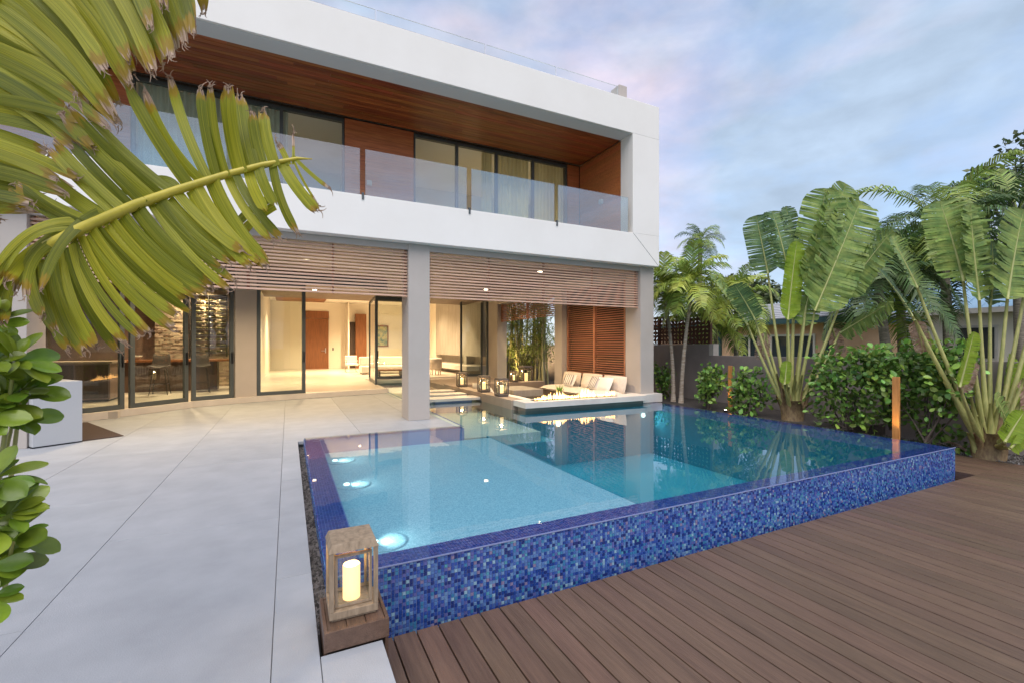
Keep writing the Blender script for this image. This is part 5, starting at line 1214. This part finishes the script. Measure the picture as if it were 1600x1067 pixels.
for (y0, y1, z0, z1) in ((11.0, 12.9, .7, 2.0), (13.4, 14.4, .7, 2.0), (16.6, 17.6, -.3, 2.1)):
    wdw = MB().box(18.93, 18.999, y0, y1, z0, z0 + .08).box(18.93, 18.999, y0, y1, z1 - .08, z1).box(18.93, 18.999, y0, y0 + .08, z0 + .081, z1 - .081).box(18.93, 18.999, y1 - .08, y1, z0 + .081, z1 - .081).box(18.93, 18.999, (y0 + y1) / 2 - .04, (y0 + y1) / 2 + .04, z0 + .081, z1 - .081).build("window", "stucco_cream", nh)
    MB().box(18.965, 18.99, y0 + .081, (y0 + y1) / 2 - .041, z0 + .081, z1 - .081).build("pane", "window_dark", wdw); MB().box(18.965, 18.99, (y0 + y1) / 2 + .041, y1 - .081, z0 + .081, z1 - .081).build("pane", "window_dark", wdw)
for yy in (15.4, 13.1, 10.5): MB().box(18.86, 18.999, yy, yy + .12, -.4, 2.4).build("trim_post", "teal_paint", nh)
nh2 = thing("neighbour_house", "cream house with pale blue metal roof at the far right", "house", (32, 6, -.4))
MB().box(27, 36, -8, 17, -.4, 3.0).build("wall", "stucco_cream", nh2); MB().box(26.3, 26.5, -8.6, 17.6, 2.9, 3.12).build("gutter", "ledge_stone", nh2)
rf = MB().hexa([(26.4, -8.6, 3.13), (36.6, -8.6, 3.13), (36.6, 17.6, 3.13), (26.4, 17.6, 3.13)], [(31, -5, 5.0), (32, -5, 5.0), (32, 14, 5.0), (31, 14, 5.0)]).build("roof", "roof_blue", nh2)
for k in range(42):
    yy = -8.2 + k * .6; yt = min(max(yy, -5), 14); s = 1.0
    MB().tube([(26.42, yy, 3.16), (26.42 + 4.5, yt, 5.02)], .03, 4).build("roof_seam", "roof_blue", rf)
for (y0, y1) in ((0, 1.2), (2.6, 4.2), (5.4, 6.6), (8.2, 9.6), (11.2, 12.6), (14.0, 15.4)):
    wdw = MB().box(26.93, 26.999, y0, y1, .9, 2.4).build("window", "ledge_stone", nh2); MB().box(26.90, 26.929, y0 + .1, y1 - .1, 1.0, 2.3).build("pane", "window_dark", wdw)

# ================================================================== BAMBOO COURT BEHIND THE LOUNGE
for q, (y0, lab) in enumerate(((16.6, "bamboo clump in the side garden nearest the rear lounge column"), (18.6, "bamboo clump in the middle of the side garden"), (20.4, "bamboo clump beside the living room corner"))):
    random.seed(90 + q); t = thing("bamboo_clump", lab, "bamboo", (9.5, y0, -.08), "bamboo clumps in the side garden")
    lv = MB()
    for k in range(11):
        b = V(9.5 + rnd(-.35, .35), y0 + rnd(-.7, .7), -.08); tpz = b + V(rnd(-.5, .3), rnd(-.5, .5), rnd(3.6, 4.8)); m_ = b.lerp(tpz, .5) + V(rnd(-.1, .1), rnd(-.1, .1), 0)
        MB().tube([b, m_, tpz], [.045, .04, .015], 7).build("cane", "bamboo_cane", t, smooth=True)
        for j in range(260):
            s = rnd(.28, 1.0); c = b.lerp(tpz, s) + unit() * rnd(.1, .75); d_ = (unit() + V(0, 0, -.7)).normalized(); w_ = d_.cross(unit()).normalized() * .014; e = c + d_ * rnd(.18, .32); mm = c.lerp(e, .4)
            lv.ribbon([[c - w_ * .2, c + w_ * .2], [mm - w_, mm + w_], [e - w_ * .1, e + w_ * .1]])
    lv.build("foliage", "bamboo_leaf", t, kind="stuff")
for q, (x, y, lab) in enumerate(((9.2, 17.4, "spiky grass tuft at the foot of the bamboo"), (9.2, 21.4, "tall grass clump left of the bamboo canes"), (9.0, 22.3, "tall grass clump at the far end of the side garden"))):
    random.seed(120 + q); mb = MB()
    for k in range(170):
        a = rnd(0, 6.28); r = rnd(.3, .9); h = rnd(.7, 1.7); c = V(x + rnd(-.15, .15), y + rnd(-.15, .15), -.08); e = c + V(math.cos(a) * r, math.sin(a) * r, h * .85); m_ = c.lerp(e, .55) + V(0, 0, h * .25); w_ = V(-math.sin(a), math.cos(a), 0) * .02
        mb.ribbon([[c - w_, c + w_], [m_ - w_, m_ + w_], [e - w_ * .1, e + w_ * .1]])
    tag(mb.build("ornamental_grass", "grass_leaf"), lab, "grass clump", "grass clumps in the side garden")
t = thing("garden_uplight", "small warm garden lamp at the foot of the bamboo", "garden lamp", (9.0, 17.6, -.08))
MB().lathe([(.05, 0), (.055, .08), (.04, .1), (0, .1)], (9.0, 17.6, -.08), 12).build("housing", "black_metal", t); light("uplight_beam", 'SPOT', (9.0, 17.6, .06), 520, (1.0, .72, .38), t, .05, 120, (.5, .1, .85), .8)

# fallen dry sheaths at the foot of the deck end palm
for k, (pa, pb, lab) in enumerate((((1475, 690), (1512, 706), "dry curled palm sheath lying left of the deck end palm"), ((1468, 684), (1500, 690), "smaller dry sheath lying against the bush stems"))):
    a, b = at(*pa, z=DZ + .05), at(*pb, z=DZ + .03); d_ = (b - a).normalized(); sd2 = V(-d_.y, d_.x, 0)
    rows = [[a.lerp(b, t) + sd2 * u * .05 * (1 - .6 * t) + V(0, 0, .03 * (1 - u * u) + .04 * math.sin(t * 3)) for u in (-1, -.5, 0, .5, 1)] for t in (0, .2, .4, .6, .8, 1)]
    tag(MB().ribbon(rows).build("fallen_sheath", "leaf_brown", smooth=True), lab, "dry leaf")
